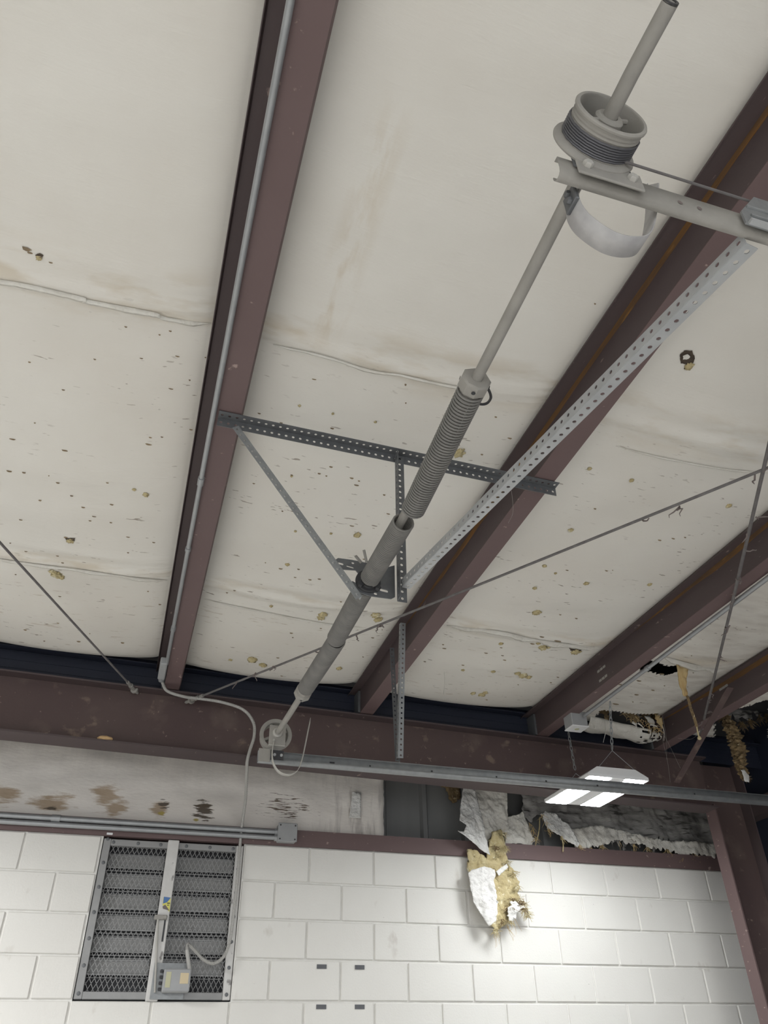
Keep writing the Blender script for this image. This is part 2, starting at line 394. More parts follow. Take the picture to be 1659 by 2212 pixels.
# the lower, unseen courses as one painted face
MB().box((-7.1, D, 0.01), (4.3, D + .01, ZT - 8 * CH - .01)).build('painted_face', 'paint_block', wall, None)
def block_mesh(wd, ht):
    m = MB(); m.cbox((0, 0, 0), (wd, .05, ht), .004); me = bpy.data.meshes.new('block')
    me.from_pydata([tuple(v) for v in m.v], [], m.f); me.materials.append(MATS['paint_block']); return me
cache = {}
for c in range(8):
    z1 = ZT - c * CH; z0 = z1 - CH
    x = (1.078 if c % 2 == 0 else 1.288) - CW * 6
    segs = []
    while x < 4.3:
        a, b = x, min(x + CW, 4.3); x += CW
        if b < -1.6: continue
        if c < 4:
            parts = [(a, min(b, LX0)), (max(a, LX1), b)]
        else: parts = [(a, b)]
        for p, q in parts:
            if q - p > .04: segs.append((p, q))
    for p, q in segs:
        g = .0052; key = (round(q - p, 3), c == 0)
        if key not in cache: cache[key] = block_mesh(q - p - 2*g, CH - 2*g)
        o = bpy.data.objects.new('block', cache[key]); o.location = (p + g, D + rng.uniform(-.0012, .0012), z0 + g); link(o, wall)

# girt along the top of the blocks
girt = empty('wall_girt'); tag(girt, 'dark red steel girt running along the top of the block wall', 'beam')
ga = MB().extrude([(0, 0), (0, .095), (.07, .095), (.07, .092), (.003, .092), (.003, .003), (.07, .003), (.07, 0)], (-7, D - .012, ZT), (11.3, 0, 0), (0, 1, 0), (0, 0, 1))
ga.build('channel', 'oxide_lit', girt, None)
# upper wall: insulation facing left, bare metal panel in the middle, dirty facing right
YU = 5.03
mp_ = MB()
xx = -7.0; prof = []
while xx < 4.3:
    prof += [(xx, 0), (xx + .17, 0), (xx + .185, -.028), (xx + .215, -.028), (xx + .23, 0)]; xx += .30
for (xa, ya), (xb, yb) in zip(prof[:-1], prof[1:]):
    k = len(mp_.v); mp_.v += [Vector((xa, 5.13 + ya, ZT)), Vector((xb, 5.13 + yb, ZT)), Vector((xb, 5.13 + yb, 3.7)), Vector((xa, 5.13 + ya, 3.7))]; mp_.f.append((k, k+1, k+2, k+3))
mp_.build('metal_panel', 'panel_grey', wall, None)
def wall_sheet(name, outline, m, wob, step=.025, yo=0, parent=wall):
    def f3(X, Z):
        n = fractal((X * 2.2, Z * 5, 3 + yo * 10)) * wob
        return Vector((X, YU + yo + n - .012 * math.sin(min(1, max(0, (Z - ZT) / .9)) * math.pi), Z))
    return sheet(name, outline, step, f3, m, parent, .003)
xr = P(828, 1760, 'Y', YU).x
wall_sheet('insulation_facing', ragged([(-2.6, ZT + .06, 0), (xr, ZT + .06, 1), (xr, 3.64, 0), (-2.6, 3.64, 0)], .02, .006, 1), 'vinyl_wall', .016, .035)
wall_sheet('insulation_facing', [(-7, ZT + .06), (-2.6, ZT + .06), (-2.6, 3.64), (-7, 3.64)], 'vinyl_wall', .016, .2)

# ceiling: one draped insulation panel per bay, holes where it is torn out
ceil = struct(MB().box((-7.1, -8, 3.66), (4.4, 5.3, 3.70)).build('ceiling', 'roof_metal', None, None), 'white vinyl faced insulation ceiling under the roof sheets')
SEAMS = (1.69, 3.35)
nr = np.random.RandomState(3)
WV = [(nr.uniform(1, 7), nr.uniform(4, 30), nr.uniform(0, 6.3)) for _ in range(14)]
def zceil(X, Y, b):
    a, c = BAY[b] + .004, BAY[b + 1] - .064; u = np.clip((X - a) / (c - a), 0, 1)
    s = np.power(np.clip(4 * u * (1 - u), 0, 1), .62)
    z = 3.446 - .0218 * X + PD + .003 - .052 * s
    wv = 0
    for kx, ky, ph in WV: wv = wv + np.sin(kx * X + ky * Y + ph + b) / 14
    z = z + wv * .006 * s
    for ys in SEAMS:
        d = Y - ys
        z = z - s * .013 * np.exp(-(d / .035) ** 2) - s * .008 * np.exp(-((d + .11) / .05) ** 2) * (np.sin(X * 5 + b) * .5 + .6)
        # small gathers running off the joint next to the purlins
        z = z + .004 * np.exp(-(d / .10) ** 2) * np.sin(Y * 160 + X * 9) * np.exp(-np.minimum(u, 1 - u) * 9)
    z = z + np.clip((Y - 4.27) / .14, 0, 1) ** 2 * .05
    return z
def in_poly(poly, x, y):
    c = np.zeros(x.shape, bool); n = len(poly); j = n - 1
    for i in range(n):
        xi, yi = poly[i]; xj, yj = poly[j]
        c ^= ((yi > y) != (yj > y)) & (x < (xj - xi) * (y - yi) / (yj - yi + 1e-12) + xi); j = i
    return c
def cpoly(pts, z=3.53): return [tuple(P(x, y, 'Z', z)[:2]) for x, y in pts]
HOLES = [cpoly([(1385, 1418), (1412, 1420), (1440, 1428), (1468, 1424), (1475, 1433), (1440, 1446), (1428, 1447), (1400, 1440), (1375, 1436)], 3.52),
         cpoly([(1296, 1521), (1330, 1523), (1370, 1530), (1420, 1534), (1428, 1560), (1380, 1600), (1290, 1600), (1262, 1560)], 3.53),
                  cpoly([(1540, 1540), (1659, 1500), (1659, 1640), (1540, 1640)], 3.50)]
for b in range(len(BAY) - 1):
    fine = b >= 3
    xs = np.linspace(BAY[b], BAY[b+1] - .001, 100 if fine else 12)
    ys = np.concatenate([np.linspace(-8, .1, 30), np.linspace(.12, 4.43, 330)]) if fine else np.linspace(-8, 4.43, 60)
    X, Y = np.meshgrid(xs, ys); Z = zceil(X, Y, b); ny, nx = X.shape
    idx = np.arange(nx * ny).reshape(ny, nx)
    q = np.stack([idx[:-1, :-1], idx[1:, :-1], idx[1:, 1:], idx[:-1, 1:]], -1).reshape(-1, 4)
    if fine:
        xc = ((X[:-1, :-1] + X[1:, 1:]) / 2).ravel(); yc = ((Y[:-1, :-1] + Y[1:, 1:]) / 2).ravel()
        jx = xc + .006 * np.sin(xc * 310 + yc * 170); jy = yc + .008 * np.sin(xc * 230 - yc * 90)
        keep = np.ones(len(xc), bool)
        for h in HOLES: keep &= ~in_poly(h, jx, jy)
        q = q[keep]
    me = bpy.data.meshes.new('insulation_panel')
    me.from_pydata(np.stack([X.ravel(), Y.ravel(), Z.ravel()], -1).tolist(), [], q.tolist()); me.materials.append(MATS['vinyl_ceiling']); me.shade_smooth()
    link(bpy.data.objects.new('insulation_panel', me), ceil)
def ceil_pt(x, y, off=0.0):
    """photo pixel -> point on the draped ceiling (iterated)"""
    z = 3.53
    for _ in range(6):
        p = P(x, y, 'Z', z); b = 0
        for i in range(len(BAY) - 1):
            if BAY[i] <= p.x < BAY[i+1]: b = i
        z = float(zceil(np.array(p.x), np.array(p.y), b))
    return Vector((p.x, p.y, z - off))
# joint tabs: folded edge strips hanging at the roll joints, one per bay
def seam_tab(pts, w0, seed, m='vinyl'):
    path = spline([ceil_pt(x, y, .004) for x, y in pts], 14); v = []; f = []
    for i, p in enumerate(path):
        wd = w0 * (.75 + .5 * noise.noise(Vector((p.x * 9, seed, 0))) + .15 * noise.noise(Vector((p.x * 40, seed, 0))))
        e = min(1, min(i, len(path) - 1 - i) / 5)
        wd *= max(.1, e); v += [p, p + Vector((0, wd * .55, -wd * .5)), p + Vector((0, wd * .95, -wd * .42))]
        if i: k = 3 * i; f += [(k - 3, k, k + 1, k - 2), (k - 2, k + 1, k + 2, k - 1)]
    mesh_obj('joint_tab', v, f, m, ceil, 50, .0015)
seam_tab([(-40, 596), (60, 612), (180, 640), (190, 645), (330, 672), (360, 683), (455, 697)], .022, 1)
seam_tab([(590, 742), (700, 766), (800, 797), (870, 808), (960, 828), (1060, 845)], .012, 2)
seam_tab([(-40, 1200), (110, 1221), (190, 1231), (300, 1247), (362, 1252)], .020, 3)
seam_tab([(440, 1292), (560, 1318), (700, 1345), (790, 1355)], .010, 4)
seam_tab([(965, 1349), (1080, 1362), (1150, 1378), (1230, 1390), (1300, 1398)], .035, 5)
seam_tab([(1330, 962), (1450, 990), (1560, 1010), (1659, 1020)], .008, 6)
seam_tab([(1432, 1416), (1500, 1434), (1570, 1446)], .05, 7)

# fibre tufts poking out of the facing
def tuft(p, r, seed, m='fibre', parent=ceil):
    bm = bmesh.new(); bmesh.ops.create_icosphere(bm, subdivisions=3, radius=1)
    for v in bm.verts:
        n = 1 + .55 * noise.noise(v.co * 2.3 + Vector((seed, 0, 0))) + .35 * noise.noise(v.co * 6 + Vector((0, seed, 0)))
        v.co = Vector((v.co.x * r * n, v.co.y * r * n * 1.1, v.co.z * r * .45 * n)) + Vector(p)
    me = bpy.data.meshes.new('fibre_tuft'); bm.to_mesh(me); bm.free(); me.materials.append(MATS[m]); me.shade_smooth()
    link(bpy.data.objects.new('fibre_tuft', me), parent)
TUFTS = [(992, 977, 16), (772, 1155, 10), (697, 1327, 13), (693, 1334, 10), (811, 1328, 13), (816, 1338, 10), (545, 1424, 13), (568, 1436, 10), (733, 1443, 8), (1159, 1322, 11),
         (1173, 1398, 12), (1163, 1389, 6), (1243, 1407, 12), (1130, 1458, 12), (1118, 1454, 8), (1142, 1462, 8), (1095, 1370, 6), (1041, 1500, 9), (1022, 1497, 7), (1048, 1496, 7),
         (1233, 1145, 7), (1176, 1222, 6), (1266, 1260, 7), (1155, 1270, 6), (1364, 1037, 6), (1273, 1012, 6), (1403, 1262, 6), (1488, 790, 11), (152, 1168, 9), (122, 1240, 13), (113, 1234, 8), (133, 1246, 8),
         (84, 556, 7), (315, 1068, 8), (290, 1057, 5), (719, 893, 4), (647, 876, 4), (811, 911, 4), (621, 1219, 6), (586, 1309, 5), (498, 1425, 5), (1000, 1447, 5), (1082, 1390, 6), (1065, 1450, 6),
         (1574, 1092, 7), (1200, 1238, 4), (715, 1152, 4), (1185, 1398, 5), (638, 1147, 4), (820, 1336, 9), (630, 1028, 4)]
for i, (x, y, r) in enumerate(TUFTS):
    p = ceil_pt(x, y, .002); dist = (p - Vector((0, 0, CZ))).length
    tuft(p, r * dist / FPX * .74, i * 1.7)
# ragged torn-out patches with dark backing and lifted white scraps
def ceil_patch(px, m, off, rag, name='tear'):
    o = ragged([(*ceil_pt(x, y)[:2], 1) for x, y in px], .006, rag, px[0][0])
    def f3(X, Y):
        b = max(i for i in range(len(BAY) - 1) if BAY[i] <= X)
        return Vector((X, Y, float(zceil(np.array(X), np.array(Y), b)) - off - .003 * abs(noise.noise(Vector((X * 60, Y * 60, 1))))))
    sheet(name, o, .008, f3, m, ceil, .0)
ceil_patch([(1468, 768), (1478, 756), (1495, 756), (1500, 770), (1498, 782), (1486, 786), (1470, 784)], 'hole_dark', .002, .006)
ceil_patch([(1474, 766), (1484, 762), (1490, 768), (1482, 774), (1474, 774)], 'vinyl', .006, .004)
ceil_patch([(1229, 1399), (1240, 1402), (1258, 1399), (1254, 1408), (1240, 1414)], 'hole_dark', .002, .005)
ceil_patch([(48, 531), (60, 534), (70, 540), (62, 543), (50, 538)], 'tear', .002, .004)
ceil_patch([(76, 550), (86, 546), (95, 552), (84, 557)], 'hole_dark', .002, .004)
ceil_patch([(140, 1162), (152, 1162), (163, 1161), (162, 1167), (150, 1170)], 'hole_dark', .002, .004)
# small tears: ragged dark flakes of lifted facing, too many to name
tv, tf = [], []
def flake(p, rx, ry, seed):
    k = len(tv); n = 9
    for j in range(n):
        a = 2 * math.pi * j / n; q = .55 + .6 * abs(noise.noise(Vector((math.cos(a) * 2, math.sin(a) * 2, seed))))
        tv.append(Vector(p) + Vector((math.cos(a) * rx * q, math.sin(a) * ry * q, -.0015 - .004 * max(0, math.sin(a)))))
    tf.append(tuple(range(k, k + n)))
TEARS = [(65, 545, 14, 3), (88, 553, 12, 5), (110, 566, 10, 2), (28, 948, 14, 3), (321, 959, 16, 4), (350, 943, 7, 2), (325, 944, 8, 2), (140, 972, 14, 4), (20, 1017, 12, 4), (125, 1042, 9, 3), (52, 1020, 9, 3),
         (155, 1070, 9, 3), (232, 1042, 7, 2), (87, 1080, 7, 3), (242, 1089, 10, 3), (180, 1095, 10, 3), (195, 1124, 7, 2), (142, 1160, 10, 3), (155, 1163, 10, 5), (277, 1193, 6, 2), (205, 775, 7, 2), (137, 841, 8, 2),
         (410, 820, 5, 3), (64, 781, 7, 2), (272, 705, 7, 2), (368, 714, 8, 2), (345, 722, 6, 2), (265, 1388, 8, 5), (170, 1385, 10, 3), (55, 1360, 8, 3), (760, 1032, 12, 3), (770, 1047, 16, 3), (830, 1068, 8, 3),
         (610, 1103, 5, 3), (630, 1025, 6, 2), (690, 1022, 8, 3), (705, 1027, 6, 2), (776, 1038, 6, 2), (760, 1135, 12, 2), (690, 1250, 10, 3), (560, 892, 10, 2), (850, 1165, 9, 2), (1480, 1160, 6, 2), (1310, 1232, 10, 2),
         (1425, 1166, 10, 3), (1150, 1390, 14, 3), (1170, 1375, 14, 3), (1205, 1384, 22, 4), (1230, 1391, 18, 3), (1430, 1455, 14, 4), (1380, 1470, 16, 4), (1340, 1478, 12, 3), (1375, 1500, 14, 3), (1410, 1490, 10, 3),
         (1330, 1520, 20, 4), (1000, 1436, 8, 2), (960, 1400, 10, 2), (1090, 1425, 10, 2), (1050, 1410, 12, 2), (1205, 1462, 8, 2), (1210, 1327, 8, 2), (1245, 1335, 8, 3), (876, 830, 6, 6), (1285, 655, 6, 3),
         (950, 950, 8, 2), (990, 960, 8, 2), (1285, 1098, 8, 3)]
for i, (x, y, a, b_) in enumerate(TEARS):
    p = ceil_pt(x, y); k = (p - Vector((0, 0, CZ))).length / FPX
    flake(p, a * k * .60, b_ * k * .55, i * 2.1)
rr = random.Random(11)
for i in range(180):
    x = rr.uniform(0, 1500); y = rr.uniform(760, 1540); p = ceil_pt(x, y)
    if p.y > 4.25 or p.y < 1.75 or rr.random() > .25 + .3 * (p.y - 1.7) or not (-1.1 < p.x < 3.3): continue
    flake(p, rr.uniform(.004, .015), rr.uniform(.0012, .0035), i * 3.3)
t_ = mesh_obj('small_tears', tv, tf, 'tear', ceil); t_['kind'] = 'stuff'

# ------------------------------------------------------------------ steel frame
def bolts_on(mbx, pts, axis, r=.008, h=.006):
    for p in pts: mbx.bolt(p, axis, r, h)
raf = empty('rafter', (0, 0, 0)); tag(raf, 'deep dusty red steel rafter crossing the room below the ceiling', 'beam')
def rz(X): return 3.44 - .0218 * X
xa, xb_ = -7.0, 3.77
def slab(mb, x0, x1, y0, y1, off0, off1):
    k = len(mb.v)
    for X in (x0, x1):
        for Yv, of in ((y0, off0), (y1, off0), (y1, off1), (y0, off1)): mb.v.append(Vector((X, Yv, rz(X) + of)))
    mb.f += [(k, k+3, k+2, k+1), (k+4, k+5, k+6, k+7), (k, k+1, k+5, k+4), (k+1, k+2, k+6, k+5), (k+2, k+3, k+7, k+6), (k+3, k, k+4, k+7)]; return mb
slab(MB(), xa, xb_, YR0, YR1, -.010, 0).build('top_flange', 'oxide', raf, None)
slab(MB(), xa, xb_, YR0, YR1, -.345, -.335).build('bottom_flange', 'oxide', raf, None)
slab(MB(), xa, xb_, 4.486, 4.494, -.335, -.010).build('web', 'oxide_dusty', raf, None)
# dark sheets between rafter and roof; the gap's shade is put into the navy
tr = slab(MB(), -7.1, 4.32, 4.50, 4.505, 0, .21)
for h in (.05, .10, .15): slab(tr, -7.1, 4.32, 4.496, 4.50, h, h + .006)
slab(tr, -7.1, 4.32, 4.44, 4.50, .158, .165)
struct(tr.build('trim_1', 'navy', None, None), 'dark navy sheet filling the shadowed gap above the rafter')

def purlin(X, label, y0=-8.0, rust=0.0):
    o = empty('purlin', (X, 0, zb(X)))
    tag(o, label, 'beam', 'roof purlins')
    z0 = 0.0; t = .003; L_ = 4.56 - y0
    MB().extrude([(0, 0), (.085, -.0015), (.092, .016), (.089, .016), (.083, t), (0, t)], (0, y0, 0), (0, L_, 0), (1, 0, 0), (0, 0, 1)).build('bottom_flange', 'oxide_lit', o, None)
    web = MB().extrude([(0, t), (t, t), (t, PD - t), (0, PD - t)], (0, y0, 0), (0, L_, 0), (1, 0, 0), (0, 0, 1)).build('web', 'oxide', o, None)
    MB().extrude([(t, PD), (-.055, PD), (-.062, PD - .016), (-.059, PD - .016), (-.053, PD - t), (t, PD - t)], (0, y0, 0), (0, L_, 0), (1, 0, 0), (0, 0, 1)).build('top_flange', 'oxide', o, None)
    if rust:
        m = MB(); n = 60; ya, yb = rust
        for i in range(n):        # rust bleeding down from the top bend, uneven lower edge
            a = ya + (yb - ya) * i / n; b2 = ya + (yb - ya) * (i + 1) / n
            h1 = .030 + .012 * noise.noise(Vector((a * 7, X, 0))); h2 = .030 + .012 * noise.noise(Vector((b2 * 7, X, 0)))
            tp = min(1, (yb - a) / .8); tq = min(1, (yb - b2) / .8)
            m.add([(-.0006, a, PD - t), (-.0006, b2, PD - t), (-.0006, b2, PD - t - h2 * tq), (-.0006, a, PD - t - h1 * tp)], [(0, 1, 2, 3)])
        m.build('rust_streak', 'rust', web, None)
    return o
pl = [purlin(WEB[0], 'red purlin at far left with a thin grey conduit along it'),
      purlin(WEB[1], 'red purlin with rusty upper edge behind the broken spring', rust=(-3, 3.6)),
      purlin(WEB[2], 'red purlin with white conduit below it, above the hanging lamp', rust=(.6, 3.2)),
      purlin(WEB[3], 'short red purlin at right edge, nearest the corner column', rust=(1.5, 4.3))]
# punched slots seen on the third and fourth purlin webs (lighter paint rectangles)
for pi, pts in ((2, [(1293, 1450), (1299, 1445), (1305, 1440), (1297, 1470), (1303, 1465), (1309, 1460)]), (3, [(1557, 1489), (1563, 1485), (1569, 1481)])):
    web = [c_ for c_ in pl[pi].children if c_.name.startswith('web')][0]
    for x, y in pts:
        p = P(x, y, 'X', WEB[pi] - .0004) - pl[pi].location; MB().box((p.x - .0008, p.y - .013, p.z - .007), (p.x, p.y + .013, p.z + .007)).build('slot', 'dusty', web, None)
# clip angles where purlins meet the rafter
for o in pl:
    X = o.location.x
    MB().box((-.016, 4.40, 0), (-.002, 4.50, .14)).build('clip', 'galv_dark', o, None)

# corner column
co = empty('corner_column', (3.775, 4.51, 0)); tag(co, 'red steel column standing in the right corner against the block wall', 'column')
MB().box((0, -.05, 0), (.009, .05, 3.05)).build('inner_flange', 'oxide_lit', co, None)
MB().box((.009, .040, 0), (.30, .048, 3.35)).build('web', 'oxide_dusty', co, None)
MB().box((.30, -.05, 0), (.309, .05, 3.35)).build('outer_flange', 'oxide', co, None)
# girts + brace of the side wall seen in the dark corner
for i, z in enumerate((2.35, 3.02)):
    g = MB().extrude([(0, 0), (.10, 0), (.10, .12), (0, .12)], (4.20, -1.0, z), (0, 5.9, 0), (1, 0, 0), (0, 0, 1)).build('side_girt', 'oxide', None, None)
    tag(g, ('lower', 'upper')[i] + ' red girt in the dark corner right of the column', 'beam', 'side wall girts')
g = MB().tube([(4.17, 4.45, 2.55), (4.17, 2.9, 3.3)], .02, 8).build('diagonal_brace', 'oxide', None)
tag(g, 'thin red diagonal brace in the dark right corner', 'brace')

# flange brace and bracing rods
fa = P(1578, 1485, 'Z', zb(3.3) + .02); fb = P(1462, 1690, 'Z', rz(3.0) - .335)
dd = (fb - fa); side = dd.cross(Vector((0, 1, 0))).normalized()
m = MB(); q = .022
for off in (0, 1):
    m.add([fa - side * q + Vector((0, off*.004, 0)), fa + side * q + Vector((0, off*.004, 0)), fb + side * q + Vector((0, off*.004, 0)), fb - side * q + Vector((0, off*.004, 0))], [(0, 1, 2, 3)])
m.add([fa + side * q, fa + side * q + Vector((0, .03, 0)), fb + side * q + Vector((0, .03, 0)), fb + side * q], [(0, 1, 2, 3)])
tag(m.build('flange_brace', 'oxide_dusty', None, None, .002), 'flat red brace from the last purlin down to the rafter', 'brace')
def rod(name, a, b, label, r=.006, sag=.01, dust=(), fuzz=0, hook=True, hside=1):
    o = empty(name, a); tag(o, label, 'rod', 'roof bracing rods')
    path = []
    for i in range(41):
        t = i / 40; p = Vector(a).lerp(Vector(b), t); p.z -= sag * math.sin(math.pi * t) ; path.append(p - Vector(a))
    MB().tube(path, r, 8).build('rod_bar', 'rod', o)
    if hook:   # eye bolt, washer and nut at the rafter web
        d = path[1].normalized(); m = MB()
        m.tube([path[0] + d * .16, path[0] + d * .0], r * 1.7, 8)
        m.lathe(d * .10, d, [(.004, -.012), (.014, -.012), (.014, .012), (.004, .012)], 6)
        m.lathe(d * .05, d, [(.004, -.006), (.022, -.006), (.022, .006), (.004, .006)], 16)
        m.tube([Vector((0, 0, 0)), -d * .05], r * 1.1, 8); m.build('eye_bolt', 'dusty', o)
    if fuzz:   # cobweb clots clinging to the rod
        f = MB(); rq = random.Random(len(label))
        for _ in range(fuzz):
            i = rq.randrange(3, 39); p = path[i] + Vector((rq.uniform(-.01, .01), rq.uniform(-.02, .02), -.004))
            q = [p]
            for _ in range(5): q.append(q[-1] + Vector((rq.uniform(-.012, .012), rq.uniform(-.02, .02), rq.uniform(-.014, .003))))
            f.tube(q, [.0035, .004, .003, .003, .002, .001], 5)
        f.build('cobweb_clots', 'brown_grey', o)['kind'] = 'stuff'
    return o
zr = zb(0) - .03
rA = P(297, 1497, 'Y', 4.483); rA2 = P(0, 1172, 'Z', zr); rA2 = rA + (rA2 - rA) * 3.2
rod('bracing_rod', rA, rA2, 'thin bracing rod rising to the left edge from an eye bolt', .0055, .0)
rB = P(402, 1517, 'Y', 4.483); rB2 = P(1659, 1005, 'Z', zb(2) - .03); rB2 = rB + (rB2 - rB) * 1.8
rod('bracing_rod', rB, rB2, 'long bracing rod passing behind the springs, cobwebs on its right half', .0058, .01, fuzz=26)
rC = P(1508, 1606, 'Y', 4.26); rC2 = P(1659, 955, 'Z', zb(2) - .03); rC2 = rC + (rC2 - rC) * 1.5
rod('bracing_rod', rC, rC2, 'cobwebbed bracing rod dropping steeply at the right edge', .0075, .015, fuzz=30, hook=False)

# ------------------------------------------------------------------ overhead door hardware
def shaft_c(y):
    t = max(0, 1 - ((y - 2.03) / 1.6) ** 2)
    return Vector((.571 + .023 * t, y, CZ + 1.30 - .02 * t))
sh = empty('torsion_shaft', shaft_c(.31)); tag(sh, 'long grey door shaft running away through the springs and drums', 'shaft')
ys_ = [0.31 + (3.62 - .31) * i / 60 for i in range(61)]
org = sh.location.copy()
MB().tube([shaft_c(y) - org for y in ys_], .0132, 18).build('shaft_bar', 'dusty', sh)
MB().lathe(shaft_c(.308) - org, (0, 1, 0), [(.0085, .03), (.0085, 0), (.0132, 0), (.0132, .004)], 18).build('open_end', 'dark_steel', sh)

def helix(c0, c1, R, wire, pitch, ph=0):
    c0, c1 = Vector(c0), Vector(c1); L_ = (c1 - c0).length; n = int(L_ / pitch * 20); ax = (c1 - c0).normalized()
    u = Vector((0, 0, 1)); u = (u - u.dot(ax) * ax).normalized(); v = ax.cross(u)
    return [c0 + ax * (L_ * i / n) + (u * math.cos(2*math.pi*i/20 + ph) + v * math.sin(2*math.pi*i/20 + ph)) * R for i in range(n + 1)]
def spring(pieces, label, cones):
    """pieces: (y0,y1, offset0, offset1, R, pitch)"""
    y0 = pieces[0][0]; o = empty('torsion_spring', shaft_c(y0)); tag(o, label, 'spring', 'door torsion springs'); og = o.location
    for (a, b, o0, o1, R, pt) in pieces:
        c0 = shaft_c(a) + Vector(o0) - og; c1 = shaft_c(b) + Vector(o1) - og
        MB().tube(helix(c0, c1, R, .0032, pt), .0032, 6).build('coil', 'spring', o)
    for (y, kind, sgn, R) in cones:
        c = shaft_c(y) - og; d = (shaft_c(y + .01) - shaft_c(y)).normalized() * sgn; m = MB()
        if kind == 'wind':
            m.lathe(c, d, [(.0135, -.034), (.032, -.034), (.037, -.030), (.037, -.004), (.035, 0), (.028, .004), (.0265, .03), (.0135, .03)], 8)
            mo = m.build('winding_cone', 'dusty', o, 30)
            for a in range(4):
                aa = math.radians(-100) + a * math.pi / 2; e = Vector((math.cos(aa), 0, math.sin(aa)))
                MB().lathe(c - d * .018 + e * .0345, e, [(.0003, .0022), (.0052, .0022)], 12).build('socket_hole', 'black', mo)
        else:
            m.lathe(c, d, [(.0135, -.02), (.0335, -.02), (.0335, 0), (.027, .004), (.025, .03), (.0135, .03)], 24)
            m.build('stationary_cone', 'dark_steel', o, 30)
    return o
s1 = spring([(1.140, 1.60, (0, 0, -.003), (.008, 0, -.016), .0305, .0098), (1.665, 2.005, (.002, 0, -.012), (0, 0, 0), .0295, .0084)],
            'broken grey torsion spring with a gap, nearest the camera', [(1.135, 'wind', 1, 0), (2.02, 'stat', -1, 0)])
# sprung wire end looping off the winding cone
og = s1.location; c = shaft_c(1.17) - og
lp = [P(1018, 852, 'Y', 1.17), P(1032, 871, 'Y', 1.175), P(1050, 872, 'Y', 1.18), P(1060, 860, 'Y', 1.18), P(1057, 845, 'Y', 1.175), P(1048, 832, 'Y', 1.165)]
MB().tube(spline([p - og for p in lp], 8), .0034, 8).build('sprung_wire_end', 'dark_steel', s1)
s2 = spring([(2.06, 2.44, (0, 0, 0), (0, 0, -.004), .0315, .0078), (2.445, 2.92, (.004, 0, -.008), (0, 0, 0), .0315, .0078)],
            'grey torsion spring between the centre bracket and the far drum', [(2.045, 'stat', 1, 0), (2.955, 'wind', -1, 0)])

def drum(y, face, label, cable_turns):
    """face=+1: open cup faces -Y (towards camera)"""
    c = shaft_c(y); o = empty('cable_drum', c); tag(o, label, 'cable drum', 'door cable drums'); d = Vector((0, -face, 0))
    body = MB(); prof = [(.0625, -.035), (.066, -.028)]
    for i in range(7):       # cable grooves
        t = -.026 + i * .0062; prof += [(.0640, t), (.0622, t + .0031)]
    prof += [(.0632, .0185), (.0665, .020), (.067, .0235), (.0655, .026), (.0600, .026), (.0585, .0235), (.0580, -.035)]
    body.lathe((0, 0, 0), d, prof, 56, closed=True); body.build('drum_body', 'dusty', o, 35)
    fl = MB(); fl.lathe((0, 0, 0), d, [(.060, -.038), (.0765, -.040), (.0775, -.037), (.0765, -.034), (.066, -.029), (.060, -.029)], 56, closed=True); fl.build('flange', 'dusty', o, 35)
    hb = MB(); hb.lathe((0, 0, 0), d, [(.0135, .020), (.022, .020), (.026, .016), (.027, -.03), (.0135, -.03)], 24)
    hub = hb.build('hub', 'dusty', o, 35)
    for a in range(4):       # cast spokes, two of them carrying set screws
        aa = math.radians(25 + 90 * a); e = Vector((math.cos(aa), 0, math.sin(aa))); n_ = Vector((-math.sin(aa), 0, math.cos(aa)))
        MB().extrude([(-.006, -.006), (.006, -.006), (.006, .010), (-.006, .010)], e * .024 + d * -.022, e * .036, n_, d).build('spoke', 'dusty', o, None)
        if a % 2 == 0: MB().tube([e * .020 + d * .012, e * .043 + d * .012], .0045, 8).build('set_screw', 'dusty', hub)
    if cable_turns:
        MB().tube(helix(d * -.027, d * (-.027 + .0042 * cable_turns), .0652, .002, .0042), .0021, 6).build('cable_wrap', 'cable', o)
    return o
dn = drum(.508, 1, 'grey cable drum with wound cable on the near end of the shaft', 7)
df = drum(3.555, -1, 'grey cable drum on the far end, against the rafter', 0)

# bearing plates (pillow brackets) at both ends
def flat_plate(o, name, outline, y, th, m, holes=()):
    """plate in the XZ plane with real slots"""
    cu = bpy.data.curves.new(name, 'CURVE'); cu.dimensions = '2D'; cu.fill_mode = 'BOTH'; cu.extrude = th / 2
    for pts in [outline] + list(holes):
        sp = cu.splines.new('POLY'); sp.points.add(len(pts) - 1); sp.use_cyclic_u = True
        for i, (a, b) in enumerate(pts): sp.points[i].co = (a, b, 0, 1)
    t = bpy.data.objects.new('tmp', cu); COL.objects.link(t)
    dg = bpy.context.evaluated_depsgraph_get(); dg.update(); me = bpy.data.meshes.new_from_object(t.evaluated_get(dg))
    COL.objects.unlink(t); bpy.data.objects.remove(t)
    me.transform(Matrix(((1, 0, 0, 0), (0, 0, 1, y), (0, 1, 0, 0), (0, 0, 0, 1)))); me.materials.clear(); me.materials.append(MATS[m]); me.name = name
    ob = bpy.data.objects.new(name, me); link(ob, o); return ob
def slot(cx, cz, L_, r, ang=0, n=6):
    out = []; ca, sa = math.cos(ang), math.sin(ang)
    for e in (1, -1):
        for i in range(n + 1):
            a = -math.pi / 2 + math.pi * i / n + (0 if e > 0 else math.pi)
            x = e * L_ / 2 + r * math.cos(a); z = r * math.sin(a); out.append((cx + x * ca - z * sa, cz + x * sa + z * ca))
    return out
